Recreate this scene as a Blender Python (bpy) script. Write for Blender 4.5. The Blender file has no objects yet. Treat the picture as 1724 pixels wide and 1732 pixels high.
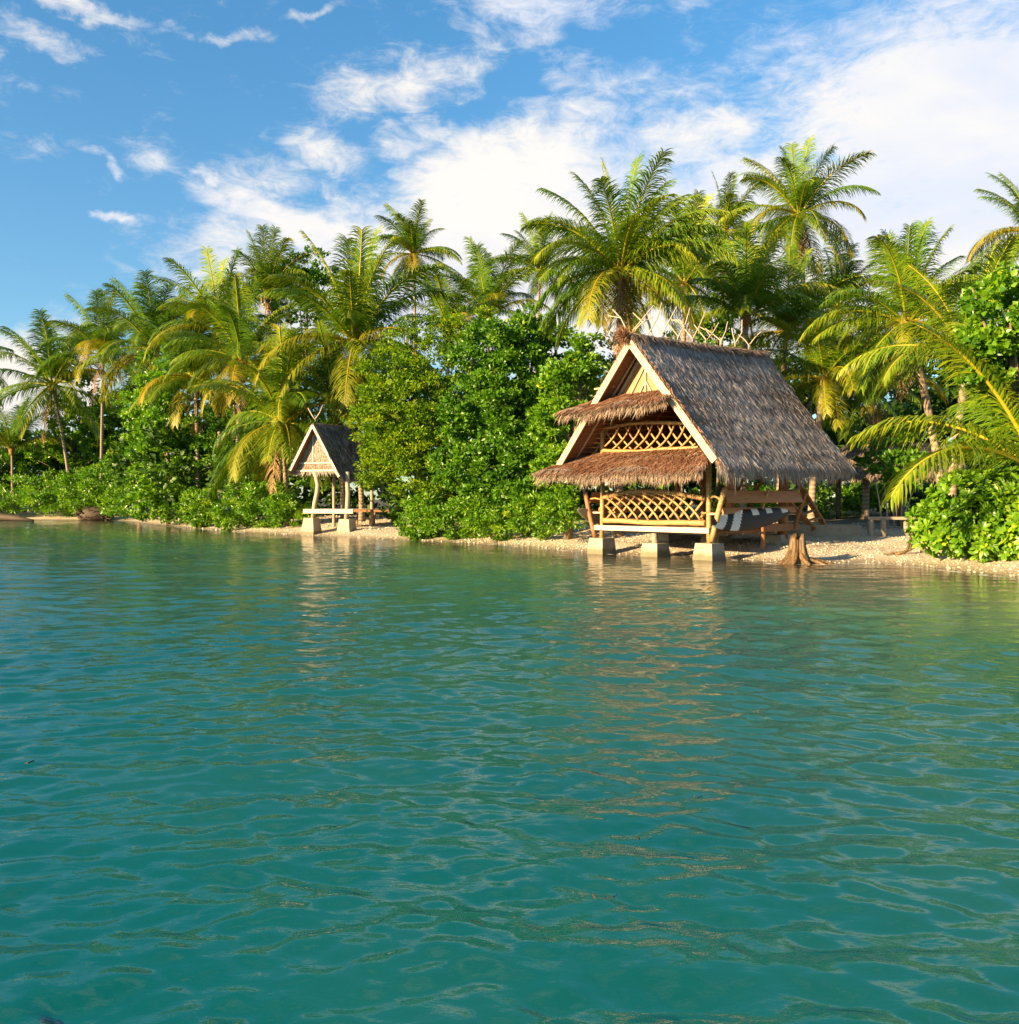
import bpy, math, random
import numpy as np
from mathutils import Vector, Matrix
random.seed(7); RNG = np.random.default_rng(7)
S = bpy.context.scene; COL = S.collection
R = math.radians; PI = math.pi

# ------------------------------------------------------------------ camera
F = 1493.0; CAMH = 1.62; HZ = 850.0          # focal length in photo pixels, eye height, horizon row
def at(px, py, D):                            # a point D metres away seen at photo pixel (px, py)
    return Vector(((px - 862) / F * D, D, CAMH + (HZ - py) / F * D))
cd = bpy.data.cameras.new('camera'); cam = bpy.data.objects.new('camera', cd); COL.objects.link(cam)
cam.location = (0, 0, CAMH); cam.rotation_euler = (R(90), 0, 0)
cd.sensor_fit = 'HORIZONTAL'; cd.sensor_width = 36; cd.lens = 36 * F / 1724
cd.shift_y = -16 / 1724; cd.clip_start = .1; cd.clip_end = 3000
S.camera = cam
S.view_settings.view_transform = 'Standard'; S.view_settings.look = 'None'
S.view_settings.exposure = 1.80; S.view_settings.gamma = 1; S.view_settings.use_curve_mapping = False
S.cycles.max_bounces = 7; S.cycles.diffuse_bounces = 3; S.cycles.glossy_bounces = 3
S.cycles.transparent_max_bounces = 8; S.cycles.transmission_bounces = 4
S.cycles.caustics_reflective = False; S.cycles.caustics_refractive = False

# ------------------------------------------------------------------ sun and sky
TOSUN = Vector((-.83, -.56, 0)).normalized(); ELEV = 15
sl = bpy.data.lights.new('sun', 'SUN'); so = bpy.data.objects.new('sun', sl); COL.objects.link(so)
sl.energy = 5.0; sl.angle = R(.5); sl.color = (1.0, .72, .36)
sd = Vector((TOSUN.x * math.cos(R(ELEV)), TOSUN.y * math.cos(R(ELEV)), math.sin(R(ELEV))))
so.rotation_euler = sd.to_track_quat('Z', 'Y').to_euler(); so.location = (0, 0, 40)

W = bpy.data.worlds.new('World'); S.world = W; W.use_nodes = True
wt = W.node_tree; wt.nodes.clear()
def NN(t, typ, **kw):
    n = t.nodes.new(typ)
    for k, v in kw.items(): setattr(n, k, v)
    return n
def math_(t, op, a, b=None, c=None, clamp=False):
    n = t.nodes.new('ShaderNodeMath'); n.operation = op; n.use_clamp = clamp
    for i, v in enumerate((a, b, c)):
        if v is None: continue
        if isinstance(v, (int, float)): n.inputs[i].default_value = v
        else: t.links.new(v, n.inputs[i])
    return n.outputs[0]
def maprange(t, v, a, b, c=0., d=1., smooth=True):
    n = t.nodes.new('ShaderNodeMapRange'); n.interpolation_type = 'SMOOTHSTEP' if smooth else 'LINEAR'
    t.links.new(v, n.inputs[0])
    for i, x in enumerate((a, b, c, d)): n.inputs[i + 1].default_value = x
    return n.outputs[0]
def noise(t, vec, scale, detail=4, rough=.5, dist=0., dim='3D'):
    n = t.nodes.new('ShaderNodeTexNoise'); n.noise_dimensions = dim
    if vec is not None: t.links.new(vec, n.inputs['Vector'])
    n.inputs['Scale'].default_value = scale; n.inputs['Detail'].default_value = detail
    n.inputs['Roughness'].default_value = rough; n.inputs['Distortion'].default_value = dist
    return n.outputs['Fac']
def ramp(t, fac, stops):
    n = t.nodes.new('ShaderNodeValToRGB'); cr = n.color_ramp
    while len(cr.elements) < len(stops): cr.elements.new(.5)
    for e, (p, c) in zip(cr.elements, stops): e.position = p; e.color = (*c, 1)
    t.links.new(fac, n.inputs[0]); return n.outputs[0]
def mixc(t, fac, a, b, mode='MIX'):
    n = t.nodes.new('ShaderNodeMix'); n.data_type = 'RGBA'; n.blend_type = mode
    for s, v in ((n.inputs[0], fac), (n.inputs[6], a), (n.inputs[7], b)):
        if isinstance(v, (int, float)): s.default_value = v
        elif isinstance(v, tuple): s.default_value = (*v, 1)
        else: t.links.new(v, s)
    return n.outputs[2]

sky = NN(wt, 'ShaderNodeTexSky', sky_type='NISHITA'); sky.sun_disc = False
sky.sun_elevation = R(ELEV); sky.sun_rotation = math.atan2(TOSUN.x, TOSUN.y)
sky.air_density = 1.0; sky.dust_density = .3; sky.ozone_density = 2.6
tc = NN(wt, 'ShaderNodeTexCoord'); V = tc.outputs['Generated']
sep = NN(wt, 'ShaderNodeSeparateXYZ'); wt.links.new(V, sep.inputs[0])
az = math_(wt, 'ARCTAN2', sep.outputs[0], sep.outputs[1])
hor = math_(wt, 'SQRT', math_(wt, 'ADD', math_(wt, 'MULTIPLY', sep.outputs[0], sep.outputs[0]), math_(wt, 'MULTIPLY', sep.outputs[1], sep.outputs[1])))
el = math_(wt, 'ARCTAN2', sep.outputs[2], hor)
comb = NN(wt, 'ShaderNodeCombineXYZ'); wt.links.new(az, comb.inputs[0]); wt.links.new(el, comb.inputs[1])
def azel(px, py):
    x = (px - 862) / F
    return math.atan(x), math.atan((HZ - py) / F / math.sqrt(1 + x * x))
CLOUDS = [(1600,230,460,250,0,1.6),(1240,230,270,75,-8,.85),(1330,350,480,120,0,1.7),(880,330,290,140,-12,1.6),
 (540,410,300,70,8,1.25),(1130,480,1000,190,0,2.2),(680,150,215,62,-10,.85),(1040,120,240,70,28,.55),(1170,140,190,60,0,.5),
 (1500,50,290,75,0,.62),(95,58,130,30,5,.75),(150,8,210,18,2,.75),(250,240,110,42,-34,.56),(162,350,60,14,2,.85),
 (152,266,60,12,20,.6),(525,265,130,34,12,.58),(347,308,42,20,10,.6),(390,50,80,16,-8,.62),(510,10,80,18,-12,.66),
 (960,8,260,36,0,.7),(800,60,70,30,20,.5),(15,650,260,130,0,1.6),(120,535,300,26,0,.5),(5,75,60,26,0,.7),(690,250,140,40,-6,.6),(430,300,130,50,0,.38),
 (-700,300,500,120,-6,.9),(-1500,500,900,160,0,1.0),(2500,300,700,200,0,1.1)]
def vnoise(scale, detail, amp):
    n = wt.nodes.new('ShaderNodeTexNoise'); wt.links.new(V, n.inputs['Vector']); n.inputs['Scale'].default_value = scale; n.inputs['Detail'].default_value = detail; n.inputs['Roughness'].default_value = .6
    a = wt.nodes.new('ShaderNodeVectorMath'); a.operation = 'SUBTRACT'; wt.links.new(n.outputs['Color'], a.inputs[0]); a.inputs[1].default_value = (.5, .5, .5)
    b = wt.nodes.new('ShaderNodeVectorMath'); b.operation = 'MULTIPLY'; wt.links.new(a.outputs[0], b.inputs[0]); b.inputs[1].default_value = (amp, amp * .55, 0); return b.outputs[0]
def vadd(a, b):
    n = wt.nodes.new('ShaderNodeVectorMath'); n.operation = 'ADD'; wt.links.new(a, n.inputs[0]); wt.links.new(b, n.inputs[1]); return n.outputs[0]
warped = vadd(comb.outputs[0], vadd(vnoise(5, 3, .16), vnoise(22, 6, .07)))
tot = None
for cx, cy, rx, ry, rot, w in CLOUDS:
    a0, e0 = azel(cx, cy); a1, _ = azel(cx + rx / 2, cy); a2, _ = azel(cx - rx / 2, cy)
    m = NN(wt, 'ShaderNodeMapping'); m.vector_type = 'TEXTURE'
    wt.links.new(warped, m.inputs[0])
    m.inputs['Location'].default_value = (a0, e0, 0); m.inputs['Rotation'].default_value = (0, 0, -R(rot))
    m.inputs['Scale'].default_value = (a1 - a2, ry / F * .95, 1)
    g = NN(wt, 'ShaderNodeTexGradient', gradient_type='SPHERICAL'); wt.links.new(m.outputs[0], g.inputs[0])
    v = math_(wt, 'MULTIPLY', math_(wt, 'SMOOTH_MIN', math_(wt, 'MULTIPLY', g.outputs['Fac'], 1.35), 1.0, .3), w)
    tot = v if tot is None else math_(wt, 'MAXIMUM', tot, v)
mp = NN(wt, 'ShaderNodeMapping'); wt.links.new(V, mp.inputs[0]); mp.inputs['Scale'].default_value = (1, 1, 2.3); mp.inputs['Rotation'].default_value = (0, R(14), 0)
nz = noise(wt, mp.outputs[0], 5.5, 12, .62, .55)
nzf = noise(wt, mp.outputs[0], 26, 7, .7, .8)
low = noise(wt, mp.outputs[0], 1.7, 3, .5, .2)
aaz = math_(wt, 'ABSOLUTE', az)
outf = math_(wt, 'MAXIMUM', maprange(wt, aaz, .62, 1.1), maprange(wt, el, .6, .95))
base = math_(wt, 'MULTIPLY', outf, math_(wt, 'MULTIPLY_ADD', low, 2.2, -.85))
cov = math_(wt, 'ADD', math_(wt, 'MAXIMUM', tot, base), math_(wt, 'ADD', math_(wt, 'MULTIPLY_ADD', nz, 2.5, -1.27), math_(wt, 'MULTIPLY_ADD', nzf, 1.5, -.75)))
mask = maprange(wt, cov, .05, 1.22)
mask = math_(wt, 'MULTIPLY', mask, .95)
shade = maprange(wt, noise(wt, mp.outputs[0], 3.1, 7, .55, .3), .42, .66)
ccol = mixc(wt, shade, (.98, .93, .87), (.76, .80, .91))
warm = maprange(wt, el, .10, .34)
ccol = mixc(wt, warm, mixc(wt, .55, ccol, (1.0, .90, .77)), ccol)
skyg = mixc(wt, 1.0, sky.outputs[0], mixc(wt, maprange(wt, el, .0, .5, 0, 1, False), (.72, .80, .80), (.54, .97, 1.08)), 'MULTIPLY')
b1 = NN(wt, 'ShaderNodeBackground'); wt.links.new(skyg, b1.inputs[0]); b1.inputs[1].default_value = .070
b2 = NN(wt, 'ShaderNodeBackground'); wt.links.new(ccol, b2.inputs[0]); b2.inputs[1].default_value = .315
mx = NN(wt, 'ShaderNodeMixShader'); wt.links.new(mask, mx.inputs[0]); wt.links.new(b1.outputs[0], mx.inputs[1]); wt.links.new(b2.outputs[0], mx.inputs[2])
wo = NN(wt, 'ShaderNodeOutputWorld'); wt.links.new(mx.outputs[0], wo.inputs[0])

# ------------------------------------------------------------------ materials
def newmat(name):
    m = bpy.data.materials.new(name); m.use_nodes = True
    t = m.node_tree; t.nodes.clear(); return m, t
def finish(t, sh):
    o = NN(t, 'ShaderNodeOutputMaterial'); t.links.new(sh, o.inputs[0])
def objcoord(t, scale=(1, 1, 1), rot=(0, 0, 0)):
    c = NN(t, 'ShaderNodeTexCoord'); m = NN(t, 'ShaderNodeMapping'); t.links.new(c.outputs['Object'], m.inputs[0])
    m.inputs['Scale'].default_value = scale; m.inputs['Rotation'].default_value = rot; return m.outputs[0]
def bumpn(t, h, strength=.3, dist=.02):
    b = NN(t, 'ShaderNodeBump'); b.inputs['Strength'].default_value = strength; b.inputs['Distance'].default_value = dist
    t.links.new(h, b.inputs['Height']); return b.outputs[0]
def principled(t, col, rough=.7, normal=None, spec=.4):
    p = NN(t, 'ShaderNodeBsdfPrincipled')
    if isinstance(col, tuple): p.inputs['Base Color'].default_value = (*col, 1)
    else: t.links.new(col, p.inputs['Base Color'])
    if isinstance(rough, (int, float)): p.inputs['Roughness'].default_value = rough
    else: t.links.new(rough, p.inputs['Roughness'])
    p.inputs['Specular IOR Level'].default_value = spec
    if normal is not None: t.links.new(normal, p.inputs['Normal'])
    return p.outputs[0]
def wood(name, c1, c2, scale=(3, 3, 3), rough=.65, sc=8, bump=.35):
    m, t = newmat(name); v = objcoord(t, scale); n = noise(t, v, sc, 6, .6, .6)
    oi = NN(t, 'ShaderNodeObjectInfo')
    c = ramp(t, n, [(.28, c1), (.7, c2)])
    c = mixc(t, math_(t, 'MULTIPLY', oi.outputs['Random'], .35), c, tuple(x * .6 for x in c1))
    finish(t, principled(t, c, rough, bumpn(t, n, bump, .01))); return m
M = {}
M['bamboo'] = wood('golden_bamboo', (.24, .13, .05), (.60, .38, .16), (1.4, 1.4, 5), .5, 5, .5)
M['pale_wood'] = wood('pale_sawn_wood', (.40, .31, .21), (.60, .50, .37), (1, 1, 1), .6, 9)
M['board_wood'] = wood('weathered_white_beam', (.40, .34, .28), (.60, .53, .45), (1, 6, 6), .6, 4)
M['red_plank'] = wood('red_brown_plank', (.32, .13, .035), (.60, .28, .09), (12, .6, 12), .5, 4)  # red brown brightened in place of the warm light the hut side lacks
M['brown_wood'] = wood('brown_timber', (.20, .085, .03), (.36, .17, .07), (4, 4, 1), .6, 5)
M['grey_wood'] = wood('grey_weathered_wood', (.22, .18, .14), (.42, .35, .27), (5, 5, 1.2), .7, 7)
M['ladder_wood'] = wood('timber_painted_sunlit', (.34, .13, .04), (.58, .26, .09), (4, 4, 1), .6, 5)  # brown timber lightened to orange for the sunlight missing behind the hut
M['dark_wood'] = wood('dark_wood', (.03, .02, .013), (.08, .052, .032), (3, 3, 3), .75, 6)
M['stick'] = wood('bare_sticks', (.34, .27, .20), (.52, .43, .33), (3, 3, 3), .7, 10)
M['stump'] = wood('sun_bleached_stump', (.012, .007, .004), (.30, .18, .075), (9, 9, .7), .6, 3, 1.0)
def concrete():
    m, t = newmat('weathered_concrete'); v = objcoord(t)
    n = noise(t, v, 3, 8, .65); n2 = noise(t, v, 40, 3, .6)
    sepz = NN(t, 'ShaderNodeSeparateXYZ'); g = NN(t, 'ShaderNodeNewGeometry'); t.links.new(g.outputs['Position'], sepz.inputs[0])
    wet = maprange(t, math_(t, 'ADD', sepz.outputs[2], math_(t, 'MULTIPLY', n, .2)), (.20), .38)
    c = ramp(t, n, [(.3, (.26, .215, .16)), (.7, (.44, .375, .29))])
    c = mixc(t, wet, mixc(t, .7, c, (.10, .085, .035)), c)
    finish(t, principled(t, c, .8, bumpn(t, n2, .3, .01))); return m
M['concrete'] = concrete()
def thatch_mat(name, stops, transl=.12):
    m, t = newmat(name); a = NN(t, 'ShaderNodeAttribute', attribute_name='tint')
    c = ramp(t, a.outputs['Fac'], stops)
    sh = principled(t, c, .6, None, .35)
    tr = NN(t, 'ShaderNodeBsdfTranslucent'); t.links.new(c, tr.inputs[0])
    x = NN(t, 'ShaderNodeMixShader'); x.inputs[0].default_value = transl
    t.links.new(sh, x.inputs[1]); t.links.new(tr.outputs[0], x.inputs[2]); finish(t, x.outputs[0]); return m
M['thatch_grey'] = thatch_mat('grey_palm_thatch', [(0, (.11, .085, .072)), (.35, (.31, .265, .25)), (.75, (.50, .44, .42)), (1, (.70, .62, .55))])
M['thatch_brown'] = thatch_mat('red_brown_palm_thatch', [(0, (.10, .04, .02)), (.4, (.26, .12, .065)), (.75, (.38, .23, .15)), (1, (.56, .43, .31))])
M['thatch_mix'] = thatch_mat('brown_grey_palm_thatch', [(0, (.09, .055, .04)), (.4, (.25, .17, .13)), (.75, (.36, .27, .21)), (1, (.50, .38, .28))])
M['thatch_pale'] = thatch_mat('pale_shaggy_thatch', [(0, (.17, .145, .115)), (.5, (.36, .33, .28)), (1, (.54, .50, .44))])
M['thatch_dark'] = thatch_mat('dark_thatch_old_and_shaded', [(0, (.06, .043, .032)), (.5, (.20, .155, .12)), (1, (.38, .31, .25))])
def solid_thatch(name, c1, c2):
    m, t = newmat(name); v = objcoord(t, (3, 30, 30)); n = noise(t, v, 2, 5, .6)
    finish(t, principled(t, ramp(t, n, [(.3, c1), (.7, c2)]), .85, bumpn(t, n, .5, .02))); return m
M['slab_thatch'] = solid_thatch('thatch_underside', (.10, .045, .02), (.25, .13, .06))
def weave():
    m, t = newmat('woven_bamboo_mat'); v = objcoord(t)
    ws = []
    for r in (R(45), R(-45)):
        mp_ = NN(t, 'ShaderNodeMapping'); t.links.new(v, mp_.inputs[0]); mp_.inputs['Rotation'].default_value = (0, r, 0)
        w = NN(t, 'ShaderNodeTexWave', wave_type='BANDS', bands_direction='X'); t.links.new(mp_.outputs[0], w.inputs[0]); w.inputs['Scale'].default_value = 4.5; w.inputs['Distortion'].default_value = .3
        ws.append(w.outputs['Fac'])
    h = math_(t, 'MULTIPLY', ws[0], ws[1]); n = noise(t, v, 6, 4)
    c = mixc(t, h, (.26, .15, .07), (.48, .32, .17)); c = mixc(t, math_(t, 'MULTIPLY', n, .6), c, (.34, .22, .12))
    finish(t, principled(t, c, .6, bumpn(t, h, .4, .01))); return m
M['weave'] = weave()
def leaf_mat(name, stops, rough=.38, transl=.36, spec=.3, rnd=.0, tcol=None):
    m, t = newmat(name); a = NN(t, 'ShaderNodeAttribute', attribute_name='tint')
    f = a.outputs['Fac']
    if rnd:
        oi = NN(t, 'ShaderNodeObjectInfo'); f = math_(t, 'ADD', f, math_(t, 'MULTIPLY_ADD', oi.outputs['Random'], rnd, -rnd / 2), clamp=True)
    c = ramp(t, f, stops)
    sh = principled(t, c, rough, None, spec)
    tr = NN(t, 'ShaderNodeBsdfTranslucent'); t.links.new(mixc(t, 1.0, c, (1.25, 1.35, .5), 'MULTIPLY'), tr.inputs[0])
    x = NN(t, 'ShaderNodeMixShader'); x.inputs[0].default_value = transl
    t.links.new(sh, x.inputs[1]); t.links.new(tr.outputs[0], x.inputs[2]); finish(t, x.outputs[0]); return m
M['frond'] = leaf_mat('palm_leaflets', [(0, (.030, .095, .008)), (.45, (.090, .185, .009)), (.8, (.23, .28, .011)), (1, (.42, .36, .02))], .40, .24, .35, .35)
M['frond_old'] = leaf_mat('yellowing_palm_leaflets', [(0, (.12, .19, .012)), (.5, (.28, .28, .015)), (1, (.46, .30, .03))], .42, .36, .4, .4)
M['frond_dead'] = leaf_mat('dry_palm_leaflets', [(0, (.16, .08, .03)), (.5, (.32, .18, .07)), (1, (.46, .30, .14))], .6, .25, .3, .4)
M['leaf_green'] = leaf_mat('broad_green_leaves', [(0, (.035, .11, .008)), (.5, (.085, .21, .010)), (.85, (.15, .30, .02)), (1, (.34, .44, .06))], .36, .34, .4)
M['leaf_olive'] = leaf_mat('small_yellow_green_leaves', [(0, (.05, .105, .008)), (.5, (.13, .25, .006)), (.85, (.27, .36, .008)), (1, (.46, .40, .01))], .5, .36, .22)
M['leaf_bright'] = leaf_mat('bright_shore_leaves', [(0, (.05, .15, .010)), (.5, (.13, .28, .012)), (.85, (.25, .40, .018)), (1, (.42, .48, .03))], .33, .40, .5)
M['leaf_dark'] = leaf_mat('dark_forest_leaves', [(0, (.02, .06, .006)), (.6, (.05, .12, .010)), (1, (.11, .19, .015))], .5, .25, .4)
def trunk_mat():
    m, t = newmat('ringed_palm_bark'); v = objcoord(t)
    s = NN(t, 'ShaderNodeSeparateXYZ'); t.links.new(v, s.inputs[0]); n = noise(t, v, 4, 5)
    w = math_(t, 'SINE', math_(t, 'MULTIPLY', math_(t, 'ADD', s.outputs[2], math_(t, 'MULTIPLY', n, .1)), 34))
    c = mixc(t, math_(t, 'MULTIPLY_ADD', w, .3, .4), (.32, .25, .18), (.15, .105, .07))
    finish(t, principled(t, c, .8, bumpn(t, w, .5, .02))); return m
M['trunk'] = trunk_mat()
M['bark'] = wood('grey_brown_bark', (.10, .07, .045), (.24, .18, .12), (3, 3, 1), .8, 8)
M['coconut'] = wood('coconut_husk', (.20, .17, .03), (.36, .22, .05), (1, 1, 1), .5, 3)
M['fibre'] = wood('palm_sheath_fibre', (.16, .07, .02), (.36, .18, .06), (8, 8, 2), .85, 5)
def plain(name, col, rough=.5, spec=.4):
    m, t = newmat(name); v = objcoord(t); n = noise(t, v, 9, 4)
    finish(t, principled(t, mixc(t, math_(t, 'MULTIPLY', n, .45), col, tuple(x * .55 for x in col)), rough, None, spec)); return m
M['black_paint'] = plain('black_gloss_hull', (.008, .009, .012), .4, .25)
M['dark_hull'] = plain('dark_brown_hull', (.03, .018, .012), .5, .25)
M['white_paint'] = plain('white_painted_stripe', (.75, .74, .70), .4)
M['grey_paint'] = plain('grey_painted_hull', (.30, .27, .24), .45)
def sand_mat():
    m, t = newmat('coral_sand'); v = objcoord(t)
    n = noise(t, v, 1.1, 6, .6); n2 = noise(t, v, 16, 5, .7)
    vo = NN(t, 'ShaderNodeTexVoronoi'); t.links.new(v, vo.inputs[0]); vo.inputs['Scale'].default_value = 13
    c = ramp(t, n, [(.3, (.48, .39, .28)), (.7, (.64, .55, .43))])
    c = mixc(t, maprange(t, n2, .48, .62), c, (.24, .18, .12))
    c = mixc(t, maprange(t, vo.outputs['Distance'], .0, .25, .6, 0), c, (.70, .64, .54))
    s = NN(t, 'ShaderNodeSeparateXYZ'); t.links.new(v, s.inputs[0])
    wet = maprange(t, s.outputs[2], .0, .13)
    c = mixc(t, wet, mixc(t, .5, (.26, .20, .13), (.36, .29, .20)), c)
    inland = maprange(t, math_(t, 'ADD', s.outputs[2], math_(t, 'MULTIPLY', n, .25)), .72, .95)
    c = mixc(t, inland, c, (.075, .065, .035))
    r = maprange(t, s.outputs[2], .0, .12, .35, .85)
    finish(t, principled(t, c, r, bumpn(t, math_(t, 'ADD', n2, vo.outputs['Distance']), .7, .04))); return m
M['sand'] = sand_mat()
M['pebble'] = plain('coral_pebbles', (.62, .55, .45), .75)
def water_mat():
    m, t = newmat('lagoon_water')
    a = NN(t, 'ShaderNodeAttribute', attribute_name='depth'); d = a.outputs['Fac']
    v = objcoord(t, (.75, 1.5, 1))
    n1 = noise(t, v, 1.5, 3, .5, .4); n2 = noise(t, v, 5.0, 4, .5, .5); n3 = noise(t, v, 17, 3, .5, .3)
    sx = NN(t, 'ShaderNodeSeparateXYZ'); t.links.new(objcoord(t), sx.inputs[0])
    wind = math_(t, 'MULTIPLY', maprange(t, sx.outputs[0], -9, 7, 1.35, .75), maprange(t, noise(t, objcoord(t), .22, 2), .3, .7, .7, 1.3))
    h = math_(t, 'ADD', math_(t, 'MULTIPLY', n1, .009), math_(t, 'MULTIPLY', wind, math_(t, 'ADD', math_(t, 'MULTIPLY', n2, .0065), math_(t, 'MULTIPLY', n3, .0017))))
    b = NN(t, 'ShaderNodeBump'); b.inputs['Strength'].default_value = 1.0; b.inputs['Distance'].default_value = 1.0; t.links.new(h, b.inputs['Height'])
    big = noise(t, v, .10, 3, .5)
    c = ramp(t, maprange(t, d, 0, 2.6, 0, 1, False), [(0, (.38, .32, .20)), (.16, (.25, .26, .16)), (.40, (.05, .165, .11)), (.68, (.002, .105, .102)), (1, (.0005, .066, .118))])
    c = mixc(t, maprange(t, big, .4, .62, 0, .3), c, (.001, .074, .105))
    df = NN(t, 'ShaderNodeBsdfDiffuse'); t.links.new(c, df.inputs[0])
    upn = NN(t, 'ShaderNodeCombineXYZ'); upn.inputs[2].default_value = 1; t.links.new(upn.outputs[0], df.inputs['Normal'])   # light scattered inside the water does not follow the ripples
    tp = NN(t, 'ShaderNodeBsdfTransparent'); tp.inputs[0].default_value = (.80, .93, .86, 1)
    op = maprange(t, d, 0.0, .8, .10, 1.0)
    x1 = NN(t, 'ShaderNodeMixShader'); t.links.new(op, x1.inputs[0]); t.links.new(tp.outputs[0], x1.inputs[1]); t.links.new(df.outputs[0], x1.inputs[2])
    gl = NN(t, 'ShaderNodeBsdfGlossy'); gl.inputs['Roughness'].default_value = .015; t.links.new(b.outputs[0], gl.inputs['Normal'])
    fr = NN(t, 'ShaderNodeFresnel'); fr.inputs['IOR'].default_value = 1.48; t.links.new(b.outputs[0], fr.inputs['Normal'])
    x2 = NN(t, 'ShaderNodeMixShader'); t.links.new(fr.outputs[0], x2.inputs[0]); t.links.new(x1.outputs[0], x2.inputs[1]); t.links.new(gl.outputs[0], x2.inputs[2])
    # thin broken line of foam where the swash ends
    fn = noise(t, objcoord(t), 3.0, 6, .65, .4)
    fo = math_(t, 'MULTIPLY', maprange(t, math_(t, 'ABSOLUTE', math_(t, 'SUBTRACT', d, math_(t, 'MULTIPLY_ADD', fn, .12, .0))), .004, .018, 1, 0), maprange(t, fn, .47, .6))
    fd = NN(t, 'ShaderNodeBsdfDiffuse'); fd.inputs[0].default_value = (.8, .8, .78, 1)
    x3 = NN(t, 'ShaderNodeMixShader'); t.links.new(fo, x3.inputs[0]); t.links.new(x2.outputs[0], x3.inputs[1]); t.links.new(fd.outputs[0], x3.inputs[2])
    finish(t, x3.outputs[0]); return m
M['water'] = water_mat()

# ------------------------------------------------------------------ helpers
def link(o, parent=None):
    COL.objects.link(o)
    if parent is not None: o.parent = parent
    return o
def tag(o, label=None, cat=None, group=None, kind=None):
    if label: o['label'] = label
    if cat: o['category'] = cat
    if group: o['group'] = group
    if kind: o['kind'] = kind
    return o
def empty(name, loc=(0, 0, 0), rz=0.):
    e = bpy.data.objects.new(name, None); e.location = loc; e.rotation_euler = (0, 0, rz); e.empty_display_size = .3
    return link(e)
class MB:
    def __init__(s): s.v = []; s.f = []; s.m = []; s.sm = []
    def add(s, vs, fs, mi=0, smooth=False):
        b = len(s.v); s.v += [tuple(x) for x in vs]
        for f in fs: s.f.append([i + b for i in f]); s.m.append(mi); s.sm.append(smooth)
        return s
    def box(s, a, b, mi=0):                    # axis aligned
        (x0, y0, z0), (x1, y1, z1) = a, b
        vs = [(x0,y0,z0),(x1,y0,z0),(x1,y1,z0),(x0,y1,z0),(x0,y0,z1),(x1,y0,z1),(x1,y1,z1),(x0,y1,z1)]
        return s.add(vs, [(0,3,2,1),(4,5,6,7),(0,1,5,4),(1,2,6,5),(2,3,7,6),(3,0,4,7)], mi)
    def beam(s, p, q, w, h, up=(0, 0, 1), mi=0):   # box from p to q
        p, q = Vector(p), Vector(q); d = (q - p).normalized(); up = Vector(up)
        if abs(d.dot(up)) > .98: up = Vector((0, 1, 0))
        sd_ = d.cross(up).normalized(); u = sd_.cross(d)
        vs = []
        for c in (p, q):
            for a, b in ((-1,-1),(1,-1),(1,1),(-1,1)): vs.append(c + sd_ * a * w / 2 + u * b * h / 2)
        return s.add(vs, [(0,1,2,3),(7,6,5,4),(0,4,5,1),(1,5,6,2),(2,6,7,3),(3,7,4,0)], mi)
    def frustum(s, c, w0, w1, h, mi=0):        # tapered pier; c = centre of base
        x, y, z = c; vs = []
        for w, zz in ((w0, z), (w1, z + h)):
            for a, b in ((-1,-1),(1,-1),(1,1),(-1,1)): vs.append((x + a * w / 2, y + b * w / 2, zz))
        return s.add(vs, [(3,2,1,0),(4,5,6,7),(0,1,5,4),(1,2,6,5),(2,3,7,6),(3,0,4,7)], mi)
    def tube(s, pts, rad, n=8, mi=0, jit=0.):
        pts = [Vector(p) for p in pts]; N = len(pts)
        if not isinstance(rad, (list, tuple)): rad = [rad] * N
        base = len(s.v); prev = None
        for i, p in enumerate(pts):
            d = (pts[min(i + 1, N - 1)] - pts[max(i - 1, 0)]).normalized()
            if prev is None:
                a = Vector((0, 0, 1)) if abs(d.z) < .9 else Vector((1, 0, 0)); prev = d.cross(a).normalized()
            u = (prev - d * prev.dot(d)).normalized(); prev = u; w = d.cross(u)
            for k in range(n):
                an = 2 * PI * k / n; r = rad[i] * (1 + random.uniform(-jit, jit))
                s.v.append(tuple(p + (u * math.cos(an) + w * math.sin(an)) * r))
        for i in range(N - 1):
            for k in range(n):
                a = base + i * n + k; b = base + i * n + (k + 1) % n
                s.f.append([a, b, b + n, a + n]); s.m.append(mi); s.sm.append(True)
        s.f.append([base + k for k in range(n)][::-1]); s.m.append(mi); s.sm.append(False)
        s.f.append([base + (N - 1) * n + k for k in range(n)]); s.m.append(mi); s.sm.append(False)
        return s
    def ball(s, c, r, n=8, k=6, jit=0., sc=(1, 1, 1)):
        b = []; rows = []
        for i in range(k + 1):
            th = PI * i / k; row = []
            for j in range(n):
                ph = 2 * PI * j / n; rr = r * (1 + random.uniform(-jit, jit))
                row.append((c[0] + rr * sc[0] * math.sin(th) * math.cos(ph), c[1] + rr * sc[1] * math.sin(th) * math.sin(ph), c[2] + rr * sc[2] * math.cos(th)))
            rows.append(row)
        vs = [v for r_ in rows for v in r_]; fs = []
        for i in range(k):
            for j in range(n): fs.append((i*n+j, (i+1)*n+j, (i+1)*n+(j+1)%n, i*n+(j+1)%n))
        return s.add(vs, fs, 0, True)
    def mesh(s, name, mats):
        me = bpy.data.meshes.new(name); me.from_pydata(s.v, [], s.f)
        for m in (mats if isinstance(mats, (list, tuple)) else [mats]): me.materials.append(m)
        me.polygons.foreach_set('material_index', s.m); me.polygons.foreach_set('use_smooth', s.sm)
        me.update(); return me
    def build(s, name, mats, parent=None):
        return link(bpy.data.objects.new(name, s.mesh(name, mats)), parent)
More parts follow.
